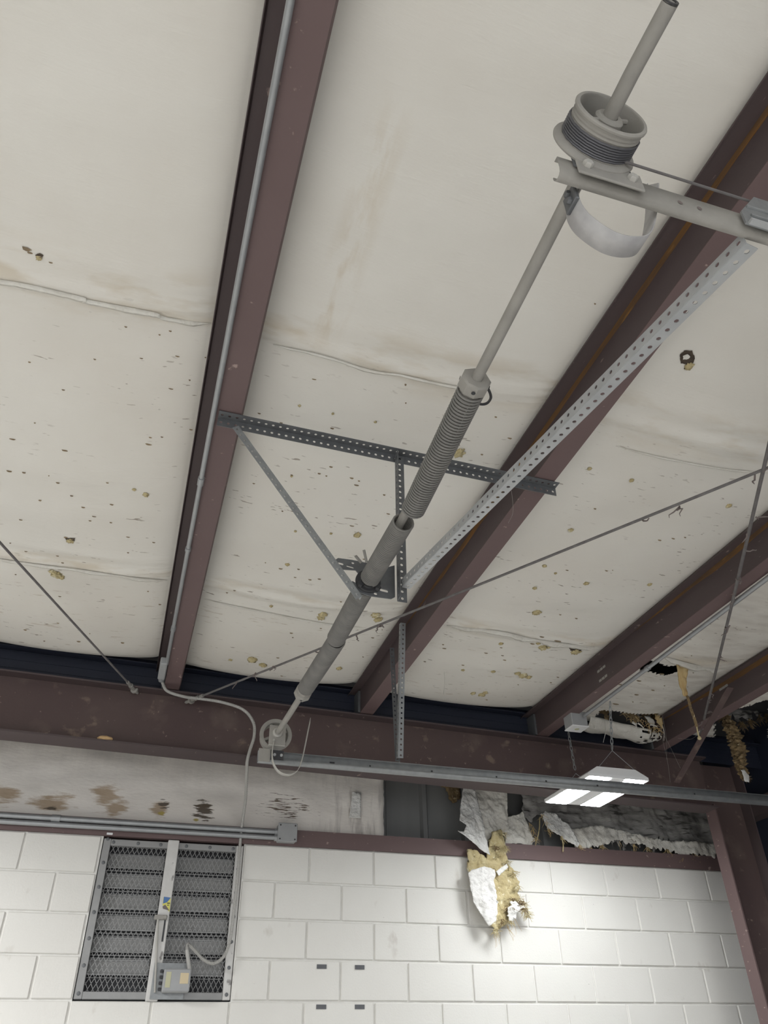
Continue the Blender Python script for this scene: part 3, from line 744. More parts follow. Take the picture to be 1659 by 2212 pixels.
# far bearing plate
c = shaft_c(3.49); ob = empty('bearing_bracket', c); tag(ob, 'small square bearing plate in front of the far drum', 'bracket', 'shaft end brackets')
flat_plate(ob, 'plate', [(-.038, -.058), (.040, -.058), (.040, .036), (-.038, .036)], 0, .004, 'dusty', [slot(-.017, -.037, .004, .004)])
MB().lathe((0, 0, 0), (0, -1, 0), [(.0135, .018), (.019, .018), (.023, .014), (.024, 0), (.0135, 0)], 24).build('bearing_ring', 'dusty_light', ob)
MB().bolt((-.015, -.003, -.037), (0, -1, 0), .007, .008).build('bolt', 'dusty_light', ob)
MB().extrude([(0, 0), (-.045, 0), (-.045, .004), (0, .004)], (-.038, .04, -.062), (.078, 0, 0), (0, 1, 0), (0, 0, 1)).build('foot', 'dusty_light', ob, None)
# near bearing plate: upright sheet behind the drum with a bolted foot on the track
c = shaft_c(.550); ob = empty('bearing_bracket', c); tag(ob, 'bearing plate under the near drum, bolted to its track', 'bracket', 'shaft end brackets')
flat_plate(ob, 'plate', [(-.05, -.072), (.075, -.072), (.06, -.02), (.045, .04), (-.035, .04), (-.05, -.02)], 0, .004, 'galv_dark', [slot(.04, -.055, .020, .004, .1)])
ft = MB().cbox((-.048, -.006, -.098), (.080, -.001, -.050), .002).build('foot', 'dusty', ob, None)
for X in (-.028, .058): MB().bolt((X, -.006, -.072), (0, -1, 0), .0095, .008).build('bolt', 'dusty_light', ft)

# horizontal tracks
def track(y, opening, label, x0=.500, x1=4.2, m='galv', holes=(), z=1.165, hh=.060, ww=1.0):
    o = empty('horizontal_track', (x0, y, CZ + z)); tag(o, label, 'door track', 'overhead door tracks')
    s = opening * ww
    # J shaped roller track: back web, rolled lower lip, short top lip
    pts = [(s * .016, hh), (0, hh), (0, hh / 2), (0, .016), (s * .004, .006), (s * .012, .001), (s * .022, 0), (s * .034, .003), (s * .040, .010), (s * .041, .018)]
    k = MB(); k.extrude(pts, (0, 0, 0), (x1 - x0, 0, 0), (0, 1, 0), (0, 0, 1), close=False); rail = k.build('track_rail', m, o, 50, .002)
    if holes:
        for X, sx_ in holes: MB().box((X - x0 - sx_, s * .0012 - .0004, .032), (X - x0 + sx_, s * .0012 + .0004, .040)).build('bolt_hole', 'black', rail, None)
    return o
ftk = track(3.555, -1, 'far galvanized door track crossing in front of the lamp', holes=[(.86, .012), (1.05, .004), (1.37, .005), (1.72, .004), (2.0, .005), (2.3, .005), (2.9, .004)])
ntk = track(.557, 1, 'near galvanized door track at the right edge', m='dusty', z=1.203, hh=.047, ww=.55)
ol = ntk.location
for X in (.735, .775, .90):
    MB().lathe((X - ol.x, -.0012, .018), (0, -1, 0), [(.0002, .0006), (.005, .0006)], 12).build('bolt_hole', 'brown_grey', ntk)
# galvanized splice bracket on the near track at the frame edge
sb = empty('track_bracket', (.858, .545, CZ + 1.2)); tag(sb, 'ribbed galvanized bracket on the near track at right edge', 'bracket')
bpl = MB().extrude([(0, 0), (.30, -.006), (.30, .107), (.055, .107), (.003, .038)], (0, 0, 0), (0, .004, 0), (1, 0, 0), (0, 0, 1)).build('bracket_plate', 'galv', sb, None)
MB().box((.004, -.010, -.004), (.30, .0, .002)).build('bracket_lip', 'galv_bright', sb, None)
for z in (.030, .058): MB().tube([(.02, -.001, z), (.30, -.001, z)], .003, 6).build('rib', 'galv', bpl)
# parts of the far track end: light end plate and dark bolted splice
lo = ftk.location
MB().box((-.002, -.046, .0), (.052, -.043, .060)).build('end_plate', 'dusty', ftk, None)
spl = MB().box((.055, -.047, .012), (.115, -.044, .056)).build('splice_plate', 'dark_steel', ftk, None)
for X in (.072, .104): MB().bolt((X, -.047, .034), (0, -1, 0), .008, .006).build('bolt', 'galv_bright', spl)

# leaf bumper springs at the back of each track
def bumper(y, wdt, pts, label, m):
    path = spline([Vector((a, 0, b)) for a, b in pts], 10); o = empty('bumper_spring', (path[0].x, y, path[0].z)); tag(o, label, 'bumper spring', 'leaf bumper springs')
    v = []; f = []; og = Vector((path[0].x, 0, path[0].z)); n = len(path)
    for i, p in enumerate(path):
        e = 1.0 if i < n - 8 else max(.12, (n - 1 - i) / 8)     # tip tapers to a point
        v += [p - og + Vector((0, -wdt / 2 + (1 - e) * wdt, 0)), p - og + Vector((0, wdt / 2, 0))]
        if i: k = 2 * i; f.append((k - 2, k, k + 1, k - 1))
    mesh_obj('leaf', v, f, m, o, 60, .0022)
    return o
z0 = CZ
nb = bumper(.607, .042, [(.556, z0 + 1.235), (.548, z0 + 1.19), (.560, z0 + 1.150), (.600, z0 + 1.119), (.645, z0 + 1.124), (.680, z0 + 1.155), (.712, z0 + 1.235), (.738, z0 + 1.32), (.760, z0 + 1.405)],
            'wide hooked leaf bumper under the near track', 'dusty_mottled')
clp = MB().cbox((-.016, -.024, -.046), (-.008, .012, -.004), .002).build('clamp', 'galv_dark', nb, None)
for z in (-.034, -.014): MB().bolt((-.016, -.008, z), (-1, 0, 0), .007, .007).build('bolt', 'galv_dark', clp)
fbm = bumper(3.485, .030, [(.560, z0 + 1.255), (.556, z0 + 1.20), (.566, z0 + 1.150), (.596, z0 + 1.113), (.640, z0 + 1.104), (.678, z0 + 1.125), (.697, z0 + 1.175), (.712, z0 + 1.26), (.724, z0 + 1.34), (.733, z0 + 1.39)],
             'narrow hooked leaf bumper below the far drum', 'dusty_light')
# lift cable from the near drum along the track
ca_ = P(1335, 345, 'Y', .53); cb_ = P(1640, 441, 'Y', .555)
lc = MB().tube([ca_, cb_], .0026, 8).build('lift_cable', 'rod', None); tag(lc, 'thin steel lift cable running right from the near drum', 'cable')

# perforated angles
def perf_angle(name, p0, p1, d1, d2, label, leg=.036, pitch=.0254, hr=.0052, m='galv', group='perforated angles', square=False):
    p0, p1 = Vector(p0), Vector(p1); ax = (p1 - p0); L_ = ax.length; ax.normalize()
    v = []; f = []
    n = max(1, int(L_ / pitch)); pt = L_ / n
    for d in (d1, d2):
        d = Vector(d); d = (d - d.dot(ax) * ax).normalized()
        for i in range(n):
            c = p0 + ax * (pt * (i + .5)) + d * (leg * .52); k = len(v)
            outer = [(.5, 0), (.5, .5), (0, .5), (-.5, .5), (-.5, 0), (-.5, -.5), (0, -.5), (.5, -.5)]
            for a, b in outer: v.append(c + ax * (a * pt) + d * ((b - .02 * 0) * leg - (leg * .02 if b < 0 else 0)))
            for j in range(8):
                a = math.pi / 4 * j; v.append(c + ax * (hr * math.cos(a)) + d * (hr * math.sin(a)))
            for j in range(8):
                j2 = (j + 1) % 8; f.append((k + j, k + j2, k + 8 + j2, k + 8 + j))
    og = p0
    o = mesh_obj(name, [q - og for q in v], f, m, None, None, .0022); o.location = og
    tag(o, label, 'steel angle', group); return o
za = zb(.7) - .004
perf_angle('perforated_angle', (.045, 2.005, zb(.04) - .004), (1.345, 2.005, zb(1.34) - .004), (0, -1, 0), (0, 0, -1), 'horizontal punched angle bolted under two purlins', m='galv_dark')
perf_angle('perforated_angle', (.690, 1.998, za - .01), (.683, 1.998, CZ + 1.205), (1, 0, 0), (0, -1, 0), 'vertical punched angle hanging down to the centre bracket', leg=.032, m='galv_dark')
pa = P(515, 920, 'Y', 1.99); pb_ = P(782, 1288, 'Y', 1.985)
perf_angle('perforated_angle', pa, pb_, (-.8, 0, -.6), (0, 1, 0), 'slanted punched angle left of the springs', leg=.023, m='galv')
ba = P(868, 1268, 'Y', 1.98); bb = P(1612, 525, 'Z', CZ + 1.19)
perf_angle('perforated_angle', ba, bb, (0, 0, 1), (1, 0, 0), 'long punched angle slanting from centre bracket to the near track', leg=.028, m='galv_bright')
ha = P(851, 1400, 'Y', 3.62); hb_ = P(864, 1645, 'Y', 3.57)
perf_angle('perforated_angle', ha, hb_, (-1, 0, 0), (0, 1, 0), 'leaning punched hanger left of its twin above the far track', leg=.024, m='galv_dark', group='far track hangers')
ha = P(866, 1345, 'Y', 3.42); hb_ = P(860, 1637, 'Y', 3.53)
perf_angle('perforated_angle', ha, hb_, (1, 0, 0), (0, 1, 0), 'upright punched hanger between second purlin and far track', leg=.026, m='galv', group='far track hangers')

# centre bearing bracket
cbk = empty('centre_bracket', shaft_c(2.03)); tag(cbk, 'slotted steel centre bracket holding the shaft between the springs', 'bracket'); og = cbk.location
def pz(x, y, Yv=2.03): p = P(x, y, 'Y', Yv) - og; return (p.x, p.z)
outl = [pz(*q) for q in ((722, 1211), (730, 1206), (760, 1210), (790, 1216), (836, 1226), (852, 1222), (853, 1290), (845, 1294), (800, 1288), (775, 1280), (752, 1268), (750, 1258), (762, 1256), (775, 1264), (778, 1244), (768, 1232), (735, 1230), (723, 1222))]
hl = [slot(*pz(736, 1218), .010, .0045, -.15), slot(*pz(762, 1216.5), .002, .004), slot(*pz(756, 1225), .020, .0028, -.15), slot(*pz(829, 1276), .020, .005, -.12), slot(*pz(811, 1283), .003, .0045)]
flat_plate(cbk, 'plate', outl, 0, .004, 'galv_dark', hl)
m = MB(); m.lathe((0, 0, 0), (0, -1, 0), [(.014, .012), (.040, .012), (.042, .008), (.042, 0), (.014, 0)], 32); m.build('bearing_flange', 'dark_steel', cbk)
for q in ((778, 1263), (815, 1270)): p = P(*q, 'Y', 2.018) - og; MB().bolt(p, (0, -1, 0), .011, .012).build('bolt', 'dark_steel', cbk)
for a, b in (((780, 1215), (768, 1201)), ((792, 1215), (786, 1188))):
    MB().tube([P(*a, 'Y', 2.0) - og, P(*b, 'Y', 1.985) - og], .0048, 8).build('stud', 'dusty', cbk)

# ------------------------------------------------------------------ electrics
def cond(name, pts, r, label, m='emt', sp=8, collars=(), group=None, seg=10):
    path = spline(pts, sp) if sp else [Vector(p) for p in pts]; og = path[0].copy(); o = empty(name, og); tag(o, label, 'conduit', group)
    MB().tube([p - og for p in path], r, seg).build('pipe', m, o)
    for i, p in enumerate(collars):
        d = Vector(p[1]).normalized(); MB().lathe(Vector(p[0]) - og, d, [(r, -p[2]), (r * 1.35, -p[2]), (r * 1.35, p[2]), (r, p[2])], 12).build('coupling', m, o)
    return o
# conduit in the lower corner of the first purlin
cxp = WEB[0] + .002; czp = zb(cxp) - .010
c0 = P(628, 0, 'Z', czp); c1 = P(361, 1430, 'Z', czp)
cl = lambda y: ((c0.x + (c1.x - c0.x) * (y - c0.y) / (c1.y - c0.y)), y, czp)
cond('thin_conduit', [cl(-6), cl(1), cl(2), cl(3), cl(4.05)], .0095, 'thin grey conduit strapped along the leftmost purlin', sp=4,
     collars=[((cl(2.37)), (0, 1, 0), .022), ((cl(2.86)), (0, 1, 0), .012), ((cl(3.62)), (0, 1, 0), .02)])
bx = P(352, 1448, 'Z', czp)
jb = empty('conduit_body', bx); tag(jb, 'small grey conduit box at the rafter end of the leftmost purlin', 'junction box')
MB().cbox((-.022, -.12, -.016), (.018, .10, .026), .005).build('box_body', 'box_grey', jb, None)
MB().lathe((0, .10, -.004), (0, 1, -.3), [(.010, -.005), (.016, -.005), (.016, .02), (.010, .02)], 12).build('connector', 'galv', jb)
# flexible armoured cable looping over the rafter and down to the louver motor
fx = [P(351, 1475, 'Y', 4.36), P(362, 1493, 'Y', 4.34), P(398, 1505, 'Y', 4.36), P(430, 1509, 'Y', 4.37), P(480, 1517, 'Y', 4.38), P(525, 1533, 'Y', 4.38), P(547, 1560, 'Y', 4.37), P(549, 1590, 'Y', 4.37), P(540, 1620, 'Y', 4.38), P(534, 1645, 'Y', 4.40),
      P(533, 1670, 'Y', 4.55), P(530, 1730, 'Y', 4.80), P(523, 1780, 'Y', 4.93), P(519, 1820, 'Y', 4.955), P(513, 1900, 'Y', 4.955), P(504, 1980, 'Y', 4.955), P(497, 2030, 'Y', 4.95), P(484, 2065, 'Y', 4.93), P(462, 2081, 'Y', 4.92), P(440, 2073, 'Y', 4.92),
      P(425, 2058, 'Y', 4.92), P(412, 2044, 'Y', 4.92), P(406, 2040, 'Y', 4.92), P(404, 2052, 'Y', 4.92), P(408, 2088, 'Y', 4.92)]
path = spline(fx, 60); og = path[0].copy(); fo = empty('flexible_conduit', og); tag(fo, 'pale flexible conduit looping over rafter down to the louver motor', 'conduit')
MB().tube([p - og for p in path], [.0095 if i % 4 < 2 else .0080 for i in range(len(path))], 8).build('armoured_sleeve', 'flex', fo)
# pair of conduits on the girt with a square box
yy = D - .035
for i, (za_, lab) in enumerate(((P(300, 1779, 'Y', yy).z, 'upper of two grey conduits running along the girt'), (P(300, 1792, 'Y', yy).z, 'lower of two grey conduits running along the girt'))):
    X1 = P(602, 1800, 'Y', yy).x
    coll = [((P(120, 1772, 'Y', yy).x, yy, za_), (1, 0, 0), .024), ((X1 - .012, yy, za_), (1, 0, 0), .014)] if i == 0 else [((X1 - .012, yy, za_), (1, 0, 0), .014)]
    cond('girt_conduit', [(-6.5, yy, za_), (-2, yy, za_), (X1, yy, za_)], .0155 if i == 0 else .0145, lab, sp=0, collars=coll, group='girt conduits', seg=14)
bA = P(602, 1778, 'Y', yy - .03); bB = P(640, 1819, 'Y', yy - .03)
jb = empty('junction_box', (bA.x, yy, bB.z)); tag(jb, 'square grey junction box at the end of the girt conduits', 'junction box')
wd, ht = bB.x - bA.x, bA.z - bB.z
MB().cbox((0, -.035, 0), (wd, .035, ht), .006).build('box_body', 'box_grey', jb, None)
cov = MB().cbox((-.002, -.040, -.002), (wd + .002, -.034, ht + .002), .003).build('cover', 'box_grey', jb, None)
for a in (.012, wd - .012):
    for b in (.012, ht - .012): MB().bolt((a, -.040, b), (0, -1, 0), .005, .003, 8).build('screw', 'dark_steel', cov)
# conduit under the third purlin and its lamp box
zc_ = zb(2.56) - .018; e0 = P(1659, 1248, 'Z', zc_); e1 = P(1262, 1546, 'Z', zc_)
dv = (e0 - e1)
cond('thin_conduit', [e1 + dv * 3, e0, e1.lerp(e0, .5), e1], .011, 'pale conduit under the third purlin above the lamp', 'emt', sp=4, collars=[(e1.lerp(e0, .42), dv, .014)])
q0 = P(1246, 1574, 'Z', zc_ - .06); jb = empty('lamp_outlet_box', (q0.x, q0.y, q0.z)); tag(jb, 'small grey outlet box under the third purlin above the lamp', 'junction box')
MB().cbox((-.055, -.05, 0), (.055, .05, .095), .004).build('box_body', 'box_grey', jb, None)
cov = MB().cbox((-.058, -.053, -.003), (.058, .053, .004), .002).build('cover', 'lamp_white', jb, None)
MB().lathe((0, 0, -.003), (0, 0, -1), [(.0005, .002), (.014, .002), (.016, 0)], 16).build('knockout', 'cream_label', cov)

# high-bay lamp on two chains
FX0, FX1, FY0, FY1, FZ = 2.395, 2.785, 3.77, 4.31, CZ + 1.325
lamp = empty('high_bay_light', ((FX0 + FX1) / 2, (FY0 + FY1) / 2, FZ)); tag(lamp, 'white hanging high bay lamp with two bright glowing panels', 'lamp')
wx, wy = (FX1 - FX0) / 2, (FY1 - FY0) / 2
# chamfered housing
hs = MB(); lo_ = [(-wx, -wy), (wx, -wy), (wx, wy), (-wx, wy)]; ch = .07
ring0 = [(-wx, -wy, 0), (wx, -wy, 0), (wx, wy, 0), (-wx, wy, 0)]
ring1 = [(-wx, -wy, .018), (wx, -wy, .018), (wx, wy, .018), (-wx, wy, .018)]
ring2 = [(-wx + ch, -wy + .01, .062), (wx - ch, -wy + .01, .062), (wx - ch, wy - .01, .062), (-wx + ch, wy - .01, .062)]
hs.add(ring0 + ring1 + ring2, [(0, 1, 5, 4), (1, 2, 6, 5), (2, 3, 7, 6), (3, 0, 4, 7), (4, 5, 9, 8), (5, 6, 10, 9), (6, 7, 11, 10), (7, 4, 8, 11), (8, 9, 10, 11)])
iw = .052
for x0_, x1_ in ((-wx, -wx + .012), (-wx + .145, wx - .145), (wx - .012, wx)): hs.add([(x0_, -wy, 0), (x1_, -wy, 0), (x1_, wy, 0), (x0_, wy, 0)], [(0, 3, 2, 1)])
hs.build('housing', 'lamp_white', lamp, None)
for x0_, x1_ in ((-wx + .012, -wx + .145), (wx - .145, wx - .012)):
    MB().box((x0_, -wy + .006, -.003), (x1_, wy - .006, .006)).build('led_panel', 'led', lamp, None)
for xq in (-wx + .150, wx - .158): MB().box((xq, -wy + .02, -.004), (xq + .008, wy - .02, 0)).build('reflector_lip', 'lamp_white', lamp, None)
cx_ = 2.60
for yv, lab, zt_ in ((3.72, 'near hanging chain of the lamp', zb(2.56) - .03), (4.235, 'far hanging chain of the lamp', zb(2.56) - .03)):
    ap = Vector((cx_, yv if yv > 4 else 3.80, FZ + .17))
    top = Vector((cx_ - .005, yv, zt_)); o = empty('lamp_chain', top); tag(o, lab, 'chain', 'lamp chains')
    d = (ap - top); n = int(d.length / .030); d.normalize()
    for i in range(n):
        c = top + d * (.030 * (i + .5)) - top; a = Vector((1, 0, 0)) if i % 2 else Vector((0, 1, 0)); ring = []
        for k in range(12):
            t = 2 * math.pi * k / 12; ring.append(c + d * (.020 * math.cos(t)) + a * (.0075 * math.sin(t)))
        MB().tube(ring, .0024, 6, closed=True).build('link', 'galv', o)
    for sx_ in (-.11, .14): MB().tube([ap - top, Vector((cx_ + sx_, ap.y + (.01 if yv < 4 else -.02), FZ + .064)) - top], .0016, 6).build('hanger_wire', 'emt', o)

# ------------------------------------------------------------------ louver
YL = D + .004
lv = empty('louver_vent', (LX0, D, LZ0)); tag(lv, 'grey motorized louver vent behind diamond mesh in the block wall', 'vent')
W_, H_ = LX1 - LX0, LZ1 - LZ0; fw = .042
def fr(a, b, m='louver_metal', nm='frame_bar'): return MB().cbox(a, b, .003).build(nm, m, lv, None)
fr((.004, .012, .004), (.004 + fw, .05, H_ - .01)); fr((W_ - .004 - fw, .012, .004), (W_ - .004, .05, H_ - .01), 'white_paint_worn')
fr((.046, .012, .004), (W_ - .046, .05, .004 + .036)); fr((.046, .012, H_ - .012 - .036), (W_ - .046, .05, H_ - .012))
MB().box((0, .14, 0), (W_, .15, H_)).build('dark_back', 'louver_dark', lv, None)
for a_, b2_ in (((0, .05, 0), (.006, .14, H_)), ((W_ - .006, .05, 0), (W_, .14, H_)), ((.006, .05, 0), (W_ - .006, .14, .006)), ((.006, .05, H_ - .01), (W_ - .006, .14, H_ - .004))): MB().box(a_, b2_).build('sleeve', 'louver_dark', lv, None)
px0, px1 = P(364, 1815, 'Y', D).x - LX0, P(388, 1815, 'Y', D).x - LX0
MB().cbox((px0, -.012, -.004), (px1, .03, H_ - .004), .004).build('centre_post', 'white_paint_worn', lv, None)
bays = ((fw + .006, px0 - .002), (px1 + .002, W_ - fw - .006)); pitch = .107
for x0_, x1_ in bays:
    for i in range(6):
        zt_ = H_ - .072 - i * pitch
        # blade: lapped head, sloping face, turned drip lip
        bp = [(.105, 0), (.105, -.006), (.090, -.010), (.090, -.018), (.082, -.020), (.074, -.078), (.062, -.080), (.062, -.087), (.066, -.087), (.068, -.083), (.078, -.081), (.086, -.022), (.094, -.014), (.109, -.008), (.109, 0)]
        MB().extrude(bp, (x0_, 0, zt_), (x1_ - x0_, 0, 0), (0, 1, 0), (0, 0, 1)).build('louver_blade', 'louver_metal', lv, None)
    for i in range(6):       # bright jamb seal between neighbouring blades
        zt_ = H_ - .072 - i * pitch; MB().box((x0_, .080, zt_ - .100), (x1_, .084, zt_ - .096)).build('blade_seal', 'louver_metal', lv, None)
# diamond mesh guards
for x0_, x1_ in bays:
    m = MB(); dw, dh = .0272, .050; za0, za1 = .02, H_ - .03; sl = dh / dw
    for s_ in (1, -1):
        k = -int((za1 - za0) / dh) - 2
        while True:
            # line z = za0 + s*(x - xk)*sl
            xk = x0_ + k * dw; k += 1
            if s_ > 0: xa_, xb2 = max(x0_, xk), min(x1_, xk + (za1 - za0) / sl)
            else: xa_, xb2 = max(x0_, xk), min(x1_, xk + (za1 - za0) / sl)
            if xk > x1_: break
            if xb2 - xa_ < .003: continue
            f_ = (lambda x: za0 + (x - xk) * sl) if s_ > 0 else (lambda x: za1 - (x - xk) * sl)
            a = Vector((xa_, .030, f_(xa_))); b = Vector((xb2, .030, f_(xb2))); t = (b - a).normalized(); nrm = Vector((-t.z, 0, t.x)) * .0013
            m.add([a - nrm, a + nrm, b + nrm, b - nrm, a - nrm + Vector((0, .0015, 0)), a + nrm + Vector((0, .0015, 0)), b + nrm + Vector((0, .0015, 0)), b - nrm + Vector((0, .0015, 0))],
                  [(0, 1, 2, 3), (7, 6, 5, 4), (0, 4, 5, 1), (3, 2, 6, 7)])
    m.build('mesh_guard', 'louver_metal', lv, None)
for i in range(7): 
    for X in (.025, W_ - .025): MB().bolt((X, .012, .03 + i * .128), (0, -1, 0), .010, .003, 10).build('screw', 'galv_dark', lv)
for X in (.06, .20, .33, .48, .62, .76): MB().bolt((X, .012, H_ - .03), (0, -1, 0), .010, .003, 10).build('screw', 'galv_dark', lv)
# motor plate, linkage, sticker
g0 = P(322, 2165, 'Y', D - .014); g1 = P(404, 2083, 'Y', D - .014)
mt = empty('louver_motor', (g0.x, D - .014, LZ0 + .004)); tag(mt, 'grey louver motor box on a galvanized plate at the vent foot', 'motor')
MB().box((0, -.004, 0), (g1.x - g0.x, 0, g1.z - LZ0)).build('mounting_plate', 'galv', mt, None)
b0 = P(349, 2143, 'Y', D - .09) - mt.location; b1 = P(414, 2093, 'Y', D - .09) - mt.location
MB().cbox((b0.x, -.085, b0.z), (b1.x, -.004, b1.z), .006).build('motor_box', 'box_grey', mt, None); mbx_ = mt.children[-1] if 'motor_box' in mt.children[-1].name else [c_ for c_ in mt.children if 'motor_box' in c_.name][0]
MB().box((b1.x - .056, -.0862, b0.z + .038), (b1.x - .012, -.0852, b1.z - .02)).build('paper_label', 'tan_label', mbx_, None)
MB().box((b0.x + .012, -.0862, b0.z + .02), (b0.x + .038, -.0852, b1.z - .016)).build('nameplate', 'cream_label', mbx_, None)
MB().tube([P(404, 2052, 'Y', 4.92) - mt.location, P(409, 2094, 'Y', 4.92) - mt.location], .011, 10).build('cable_gland', 'flex', mt)
m = MB(); pr = P(341, 1982, 'Y', D - .014) - mt.location
m.tube([(.022, -.012, .03), (pr.x, -.012, pr.z)], .006, 8); m.build('link_rod', 'dusty_light', mt)
m = MB(); pa_ = P(355, 1985, 'Y', D - .014) - mt.location; pb2 = P(350, 2034, 'Y', D - .014) - mt.location
m.box((pb2.x - .004, -.002, pb2.z), (pb2.x + .005, .001, pa_.z)); m.build('slot', 'black', mt, None)
m = MB(); m.cbox((pr.x - .02, -.02, pr.z - .012), (pr.x + .05, 0, pr.z + .012), .003); m.bolt((pr.x + .038, -.02, pr.z), (0, -1, 0), .012, .008); m.build('clevis', 'dusty', mt)
for k in range(4): MB().cbox((b0.x - .018, -.03, b0.z + .01 + k * .028), (b0.x - .002, -.01, b0.z + .024 + k * .028), .002).build('terminal', 'dark_steel', mt, None)
def sticker(name, pts, m, off):
    q = [P(x, y, 'Y', D - .0125 - off) - lv.location for x, y in pts]; mesh_obj(name, q, [tuple(range(len(q)))], m, lv, None, .0004)
sticker('warning_sticker', [(353, 1938), (369, 1939), (366, 1970), (351, 1955)], 'yellow', 0)
sticker('warning_sticker', [(354, 1937), (369, 1939), (361, 1949), (352, 1952)], 'blue', .0006)
sticker('warning_sticker', [(351, 1958), (357, 1954), (366, 1967), (352, 1963)], 'brown_grey', .0006)
sticker('printed_mark', [(361, 1950), (367, 1950), (367, 1952), (361, 1952)], 'black', .0006); sticker('printed_mark', [(361, 1954.5), (365, 1954.5), (365, 1956), (361, 1956)], 'black', .0006)

# black tape squares on the wall
for x, y, lab in ((695, 2088, 'top left of four black tape squares on the block wall'), (777, 2089.5, 'top right of four black tape squares on the block wall'),
                  (694, 2175, 'bottom left of four black tape squares on the block wall'), (777, 2175, 'bottom right of four black tape squares on the block wall')):
    p = P(x, y, 'Y', D - .003); o = MB().box((-.029, -.0008, -.011), (.029, .0008, .011)).build('tape_square', 'tape', None, None); o.location = p; tag(o, lab, 'tape', 'black tape squares')
# crumb of foam on the rafter flange, paint chip on girt
p = P(226, 1593, 'Z', rz(.1) - .333); tuftm = bmesh.new(); bmesh.ops.create_icosphere(tuftm, subdivisions=3, radius=1)
for v in tuftm.verts: v.co = Vector((v.co.x * .042, v.co.y * .02, v.co.z * .014)) * (1 + .2 * noise.noise(v.co * 3))
me = bpy.data.meshes.new('foam_crumb'); tuftm.to_mesh(me); tuftm.free(); me.materials.append(MATS['foam']); me.shade_smooth()
o = bpy.data.objects.new('foam_crumb', me); o.location = (p.x, YR0 + .02, rz(p.x) - .323); link(o); tag(o, 'small tan foam scrap lying on the rafter flange', 'scrap')
p = P(237, 1801, 'Y', D - .013); o = MB().cbox((-.017, -.002, -.006), (.017, .001, .006), .002).build('paint_chip', 'lamp_white', girt, None); o.location = p

# ------------------------------------------------------------------ torn insulation on the far wall
def wx_(x, y, Yv=YU): p = P(x, y, 'Y', Yv); return (p.x, p.z)
def hang(name, px, Yv, m, parent, seed=0, wob=.02, rag=.006, step=.012, thick=.002, curl=0.0, tilt=0.0):
    o = ragged([(*wx_(q[0], q[1], Yv), *(q[2:])) for q in px], .012, rag, seed)
    zt_ = max(p[1] for p in o); zb_ = min(p[1] for p in o); xm = sum(p[0] for p in o) / len(o)
    og = parent.location if parent.type == 'EMPTY' else Vector((0, 0, 0))
    def f3(X, Z):
        t = (zt_ - Z) / max(.01, zt_ - zb_)
        yv = Yv + fractal((X * 7, Z * 5, seed * 3.1)) * wob + fractal((X * 24, Z * 30, seed)) * wob * .30 + noise.noise(Vector((X * 75, Z * 62, seed * 2))) * .0035 - curl * t * t - tilt * (X - xm)
        return Vector((X, yv, Z)) - og
    return sheet(name, o, step, f3, m, parent, thick)
def strands(name, roots, m, parent, seed, n, ln, r=.0016, spread=.3, down=1.0):
    rq = random.Random(seed); mb = MB(); og = parent.location if parent.type == 'EMPTY' else Vector((0, 0, 0))
    for _ in range(n):
        p = Vector(rq.choice(roots)) + Vector((rq.uniform(-.012, .012), rq.uniform(-.01, .01), rq.uniform(-.012, .012))) - og; q = [p]; k = rq.randrange(4, 8); d = Vector((rq.uniform(-1, 1) * spread, rq.uniform(-.5, .2) * spread, -down))
        for _ in range(k):
            d = d + Vector((rq.uniform(-.6, .6), rq.uniform(-.4, .4), rq.uniform(-.4, .4))); q.append(q[-1] + d.normalized() * ln / k)
        mb.tube(q, [r * (1 - i / (len(q) + .5)) + .0003 for i in range(len(q))], 5)
    o = mb.build(name, m, parent); o['kind'] = 'stuff'; return o
tb = empty('torn_insulation', P(1050, 1700, 'Y', YU)); tag(tb, 'torn yellow insulation batt hanging down over the block wall', 'insulation')
YF = 4.93
hang('fibre_batt', [(1010, 1836), (1030, 1838), (1048, 1858), (1052, 1835), (1062, 1800), (1085, 1790, 2), (1092, 1825, 2), (1094, 1860, 2), (1110, 1880, 2), (1122, 1915, 2), (1120, 1945, 2), (1110, 1975, 2), (1092, 1998, 2), (1070, 2012), (1062, 2000), (1040, 1960), (1020, 1900), (1010, 1870)],
     YF, 'fibre', tb, 2, .03, .008, .008, .02, .02)
hang('facing_flap', [(1013, 1885), (1020, 1878), (1045, 1872, 2), (1066, 1880, 3), (1068, 1920, 3), (1072, 1960, 3), (1070, 1990), (1055, 2001), (1048, 1990), (1036, 1968), (1024, 1945), (1017, 1912)],
     YF - .06, 'vinyl_clean', tb, 3, .016, .004, .008, .002, .01, .2)
hang('facing_flap', [(1000, 1702, 0), (1026, 1702, 0), (1034, 1740), (1046, 1790), (1053, 1838), (1054, 1850, 0), (1035, 1838, 0), (1000, 1815, 0), (981, 1800, 0), (994, 1802), (1002, 1786), (988, 1776), (993, 1745)],
     YF - .01, 'vinyl_clean', tb, 4, .02, .003, .008, .002, .06, -.2)
hang('facing_flap', [(1024, 1702, 0), (1093, 1708, 0), (1096, 1770), (1098, 1800, 3), (1080, 1800, 4), (1064, 1815, 4), (1052, 1835), (1046, 1790), (1034, 1740)], YF + .05, 'vinyl', tb, 5, .02, .006, .008, .002)
hang('facing_flap', [(1094, 1765, 1), (1118, 1760), (1130, 1752), (1144, 1790, 3), (1158, 1815, 3), (1150, 1826), (1110, 1822, 1), (1092, 1824)], YF + .06, 'vinyl', tb, 6, .02, .006, .008, .002)
hang('facing_scrap', [(1100, 1948, 2), (1112, 1946, 2), (1122, 1958, 3), (1116, 1985, 3), (1104, 1990, 3), (1094, 1978, 3)], YF - .05, 'vinyl_clean', tb, 8, .02, .008, .01, .002)
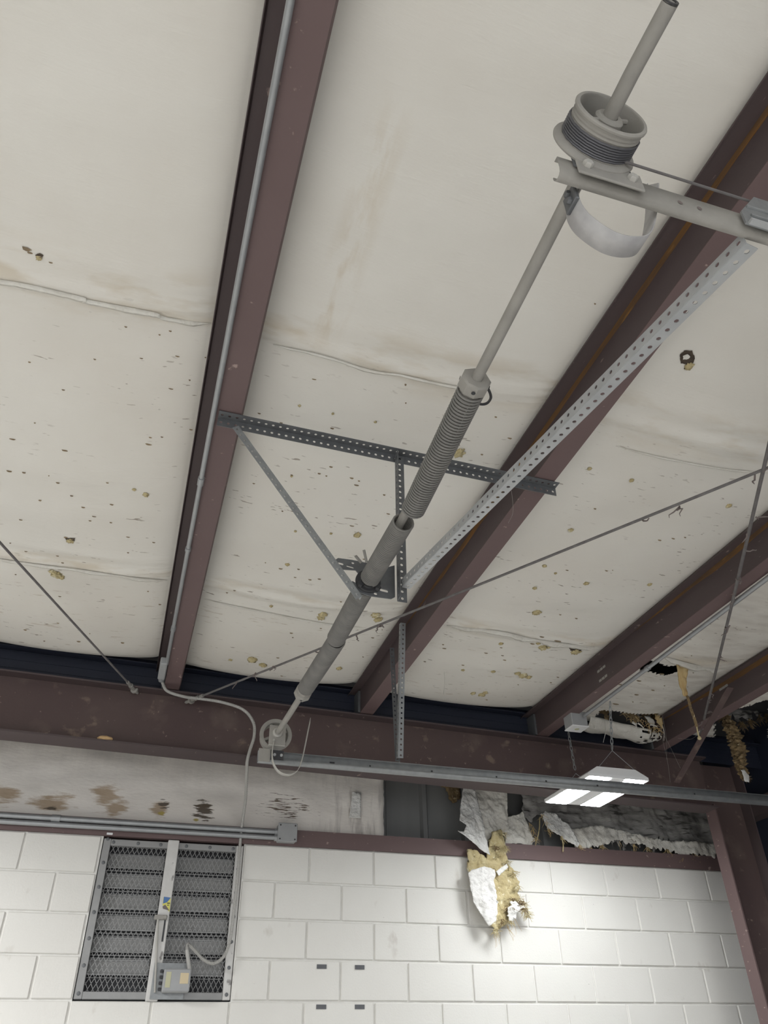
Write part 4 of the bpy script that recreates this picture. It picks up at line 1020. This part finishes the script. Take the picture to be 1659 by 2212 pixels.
hang('facing_scrap', [(1072, 1882, 1), (1094, 1866, 1), (1098, 1873, 1), (1078, 1892, 1)], YF - .05, 'vinyl_clean', tb, 9, .01, .003, .01, .002)
strands('loose_fibres', [P(x, y, 'Y', YF - .03) for x, y in ((1085, 1800), (1090, 1830), (1095, 1860), (1108, 1885), (1118, 1915), (1120, 1940), (1128, 1950), (1075, 1845), (1100, 1990), (1070, 2010), (1133, 1965), (1140, 1975))], 'fibre', tb, 3, 320, .045, .0015, 1.1, .4)
strands('brown_fibres', [P(x, y, 'Y', YF - .04) for x, y in ((1110, 1960), (1124, 1950), (1132, 1965), (1098, 1962), (1085, 1990), (1110, 1945), (1072, 1830))], 'fibre_brown', tb, 5, 90, .04, .0022, 1.1, .3)
strands('hanging_threads', [P(x, y, 'Y', YF) for x, y in ((1070, 2010), (1095, 1998), (1110, 1985))], 'fibre_tan', tb, 9, 10, .09, .0012, .25, 1.0)
# yellow patch behind, on the metal sheet
hang('fibre_scrap', [(950, 1688), (993, 1692), (994, 1725, 3), (978, 1735, 3), (968, 1715, 3)], YU + .07, 'fibre_brown', wall, 12, .02, .01, .016, .01)
# curled grey strip and dirty facing to the right, ragged lower edge
ts = empty('torn_facing_strip', P(1180, 1760, 'Y', YU)); tag(ts, 'curled white strip of torn facing sagging above the girt', 'insulation')
hang('curled_strip', [(1170, 1758, 2), (1180, 1750, 1), (1200, 1757), (1225, 1778), (1240, 1800), (1252, 1822, 3), (1247, 1830, 2), (1225, 1815, 2), (1200, 1800, 1), (1182, 1790, 2), (1178, 1772, 3)], 4.95, 'vinyl_clean', ts, 13, .02, .005, .012, .002, 0, .1)
strands('ragged_threads', [P(x, y, 'Y', 4.95) for x, y in ((1172, 1762), (1178, 1775), (1186, 1790), (1213, 1808), (1250, 1826))], 'fibre_tan', ts, 4, 30, .05, .0016, .8, .8)
for i, (a, b) in enumerate((((1166, 1765), (1160, 1815)), ((1213, 1806), (1216, 1840)))):
    pth = [P(*a, 'Y', 4.95) - ts.location, P((a[0] + b[0]) / 2 + 2, (a[1] + b[1]) / 2, 'Y', 4.94) - ts.location, P(*b, 'Y', 4.94) - ts.location]; MB().tube(spline(pth, 6), .004, 6).build('fibre_thread', 'fibre', ts)
edge = [(1128, 1700, 0), (1540, 1735, 0), (1700, 1750, 0), (1700, 1850, 1)]
rq = random.Random(21); x = 1545; 
while x > 1300:
    edge += [(x, 1848 - (1545 - x) * .06 + rq.uniform(-6, 8), 2), (x - 7, 1826 - (1545 - x) * .10 + rq.uniform(-8, 4), 2)]; x -= 15
edge += [(1300, 1808, 2), (1270, 1800, 3), (1250, 1812, 3), (1235, 1815, 2), (1215, 1780, 2), (1180, 1757, 2), (1160, 1760, 2), (1150, 1775, 2), (1130, 1765, 2)]
hang('dirty_facing', edge, YU - .01, 'vinyl_dirty_shaded', wall, 15, .03, .008, .018, .002)
hang('dirty_facing', [(1230, 1793, 1), (1290, 1782, 1), (1360, 1797, 1), (1400, 1812, 2), (1370, 1822, 3), (1330, 1815, 3), (1300, 1826, 3), (1270, 1832, 3), (1245, 1835, 3)], YU - .05, 'vinyl', wall, 16, .025, .008, .014, .002)
hang('dirty_facing', [(1340, 1800, 1), (1440, 1815, 1), (1545, 1822, 1), (1545, 1852, 3), (1500, 1846, 4), (1470, 1850, 4), (1440, 1832, 4), (1400, 1830, 4)], YU - .055, 'vinyl', wall, 17, .025, .01, .014, .002)
strands('ragged_threads', [P(x, y, 'Y', YU - .05) for x, y in ((1250, 1832), (1275, 1830), (1300, 1826), (1335, 1820), (1370, 1825), (1400, 1832), (1440, 1836), (1470, 1850), (1500, 1848), (1530, 1850), (1150, 1790), (1155, 1810), (1145, 1780))], 'fibre_tan', wall, 8, 90, .055, .0017, .5, 1.0)
# left-hand facing: patch, screw knob
hang('patch_tape', [(761, 1711, 0), (780, 1712, 0), (779, 1768, 0), (754, 1766, 0)], YU - .032, 'vinyl_clean', wall, 20, .004, .001, .012, .001)

# ------------------------------------------------------------------ torn ceiling insulation near the lamp
def cw(x, y, Yv): return P(x, y, 'Y', Yv)
tr_ = empty('torn_ceiling_insulation', P(1350, 1520, 'Y', 4.2)); tag(tr_, 'ragged roll of insulation sagging from the ceiling by the rafter', 'insulation'); og = tr_.location
# sagging roll between the third and fourth purlin
v = []; f = []; nx_, na = 50, 14
A0, A1 = P(1262, 1560, 'Y', 4.33), P(1440, 1600, 'Y', 4.33)
for i in range(nx_ + 1):
    t = i / nx_; c = A0.lerp(A1, t); R = .075 + .010 * noise.noise(Vector((t * 5, 0, 0))) ; R *= 1 if t < .72 else max(.25, 1 - (t - .72) * 2.4)
    for j in range(na + 1):
        a = math.radians(195 + 150 * j / na); rr_ = R * (1 + .12 * noise.noise(Vector((t * 9, a * 2, 4))))
        v.append(c + Vector((0, math.cos(a) * rr_ * 1.2, math.sin(a) * rr_ + .03)) - og)
for i in range(nx_):
    for j in range(na):
        if i > 30 and noise.noise(Vector((i * .45, j * .6, 9))) > .12: continue
        k = i * (na + 1) + j; f.append((k, k + na + 1, k + na + 2, k + 1))
mesh_obj('sagging_roll', v, f, 'vinyl', tr_, 60, .003)
for i, (px, m_, Yv) in enumerate((([(1278, 1525, 1), (1325, 1528, 1), (1322, 1541, 3), (1300, 1542, 3), (1276, 1541, 2)], 'fibre_brown', 4.28),
                              ([(1340, 1528, 1), (1375, 1530, 2), (1380, 1550, 4), (1370, 1566, 4), (1360, 1545, 4), (1350, 1540, 3)], 'vinyl', 4.22),
                              ([(1350, 1532, 2), (1372, 1540, 2), (1382, 1556, 3), (1368, 1560, 4)], 'fibre_brown', 4.2),
                              ([(1380, 1533, 2), (1415, 1535, 2), (1420, 1550, 3), (1405, 1562, 4), (1395, 1552, 4)], 'fibre_brown', 4.28),
                              ([(1390, 1548, 3), (1402, 1546, 3), (1410, 1558, 3), (1416, 1572, 3), (1404, 1568, 3)], 'vinyl', 4.22),
                              ([(1412, 1532, 2), (1422, 1534, 2), (1430, 1560, 3), (1428, 1576, 3), (1418, 1560, 3)], 'fibre_tan', 4.2),
                              ([(1306, 1545, 2), (1318, 1543, 2), (1312, 1556, 3), (1305, 1556, 3)], 'fibre_brown', 4.2))):
    hang('torn_scrap', px, Yv, m_, tr_, 30 + i, .03, .006, .014, .004)
for a, b, r in (((1275, 1562), (1284, 1574), .008), ((1306, 1556), (1303, 1604), .003), ((1366, 1560), (1374, 1571), .009), ((1378, 1562), (1392, 1578), .005), ((1405, 1565), (1420, 1570), .006), ((1428, 1560), (1434, 1600), .004)):
    p, q = cw(*a, 4.2) - og, cw(*b, 4.18) - og; MB().tube(spline([p, p.lerp(q, .5) + Vector((.012, 0, 0)), q], 5), [r * (1 - .5 * t / 10) for t in range(11)], 6).build('dangling_wisp', 'vinyl', tr_)
strands('loose_fibres', [cw(x, y, 4.2) - og * 0 for x, y in ((1370, 1545), (1385, 1555), (1400, 1565), (1415, 1570), (1425, 1575), (1360, 1550), (1345, 1538))], 'fibre_tan', tr_, 12, 60, .05, .0016, 1.0, .6)
# tan strip hanging from the roll joint, with thin tail
st = empty('hanging_strip', P(1475, 1430, 'Z', 3.5)); tag(st, 'tan strip of insulation hanging from the torn ceiling joint', 'insulation'); og = st.location; Ys = og.y
hang('tan_strip', [(1462, 1432, 1), (1488, 1432, 1), (1485, 1455), (1484, 1480), (1486, 1503), (1476, 1504), (1469, 1480), (1466, 1455)], Ys, 'fibre_tan', st, 40, .02, .003, .012, .006)
pth = [P(x, y, 'Y', Ys) - og for x, y in ((1484, 1503), (1489, 1518), (1492, 1530), (1500, 1552), (1505, 1570))]
MB().tube(spline(pth, 6), [.006 + .004 * abs(math.sin(i * 1.3)) for i in range(25)], 6).build('knotted_tail', 'fibre_brown', st)
pth = [P(x, y, 'Y', Ys) - og for x, y in ((1505, 1570), (1508, 1585), (1512, 1598))]; MB().tube(spline(pth, 5), [.004] * 8 + [.010, .012, .006], 6).build('yellow_knot', 'fibre', st)
# fibrous rope of old insulation hanging in the corner
rp = empty('insulation_rope', P(1570, 1550, 'Y', 4.2)); tag(rp, 'thick shaggy brown rope of insulation hanging in the right corner', 'insulation'); og = rp.location
ctr = [P(x, y, 'Y', 4.2) - og for x, y in ((1568, 1548), (1578, 1575), (1592, 1605), (1598, 1635), (1602, 1660), (1612, 1685))]; path = spline(ctr, 22); v = []; f = []; na = 24
for i, p in enumerate(path):
    t = i / (len(path) - 1); R = .032 * (.75 + .5 * math.sin(math.pi * min(1, t * 1.15)))
    for j in range(na):
        a = 2 * math.pi * j / na; r_ = R * (1 + .7 * noise.noise(Vector((math.cos(a) * 2, math.sin(a) * 2, t * 14))) + .75 * noise.noise(Vector((math.cos(a) * 5, math.sin(a) * 5, t * 38))))
        v.append(p + Vector((math.cos(a) * r_, math.sin(a) * r_, 0)))
    if i:
        for j in range(na): k = (i - 1) * na; j2 = (j + 1) % na; f.append((k + j, k + j2, k + na + j2, k + na + j))
f += [tuple(range(na)), tuple((len(path) - 1) * na + j for j in reversed(range(na)))]
mesh_obj('shaggy_rope', v, f, 'fibre_brown', rp, 80)
hang('facing_scrap', [(1600, 1664, 1), (1607, 1662, 1), (1618, 1676, 2), (1618, 1690, 2), (1610, 1688, 2)], 4.16, 'vinyl_clean', rp, 50, .01, .003, .012, .002)
strands('loose_fibres', [p + og for p in path[::4]], 'fibre_brown', rp, 17, 260, .035, .0018, 1.4, .2)
# ragged remains where the last bay has lost its lining
rm = empty('ceiling_remnant', P(1600, 1520, 'Y', 4.2)); tag(rm, 'ragged dark lining remnant above the hanging insulation rope', 'insulation')
hang('lining_scrap', [(1560, 1530, 1), (1600, 1520, 1), (1700, 1505, 1), (1700, 1545, 4), (1660, 1540, 5), (1630, 1550, 5), (1600, 1560, 5), (1575, 1552, 5), (1555, 1545, 4)], 4.25, 'vinyl_dirty_shaded', rm, 60, .05, .012, .018, .003)
strands('loose_fibres', [P(x, y, 'Y', 4.22) for x, y in ((1560, 1548), (1580, 1556), (1600, 1560), (1620, 1555), (1640, 1548), (1655, 1545))], 'fibre_brown', rm, 23, 90, .07, .0025, .8, 1.0)
# long cobweb threads
cbw = MB()
for a, b, Yv in (((1425, 1575), (1448, 1690), 4.1), ((1420, 1560), (1470, 1660), 4.15), ((1430, 1540), (1440, 1640), 4.1), ((955, 1418), (958, 1500), 3.9), ((1137, 1222), (1165, 1290), 3.0), ((1105, 1060), (1098, 1130), 2.0), ((1465, 1595), (1510, 1585), 4.1)):
    p, q = P(*a, 'Y', Yv), P(*b, 'Y', Yv); mid = p.lerp(q, .5) + Vector((.01, 0, -.02)); cbw.tube(spline([p, mid, q], 8), .0007, 4)
o = cbw.build('cobweb_threads', 'web_dust', None); tag(o, 'thin cobweb threads trailing below the ceiling near the lamp', 'cobweb'); o['kind'] = 'stuff'
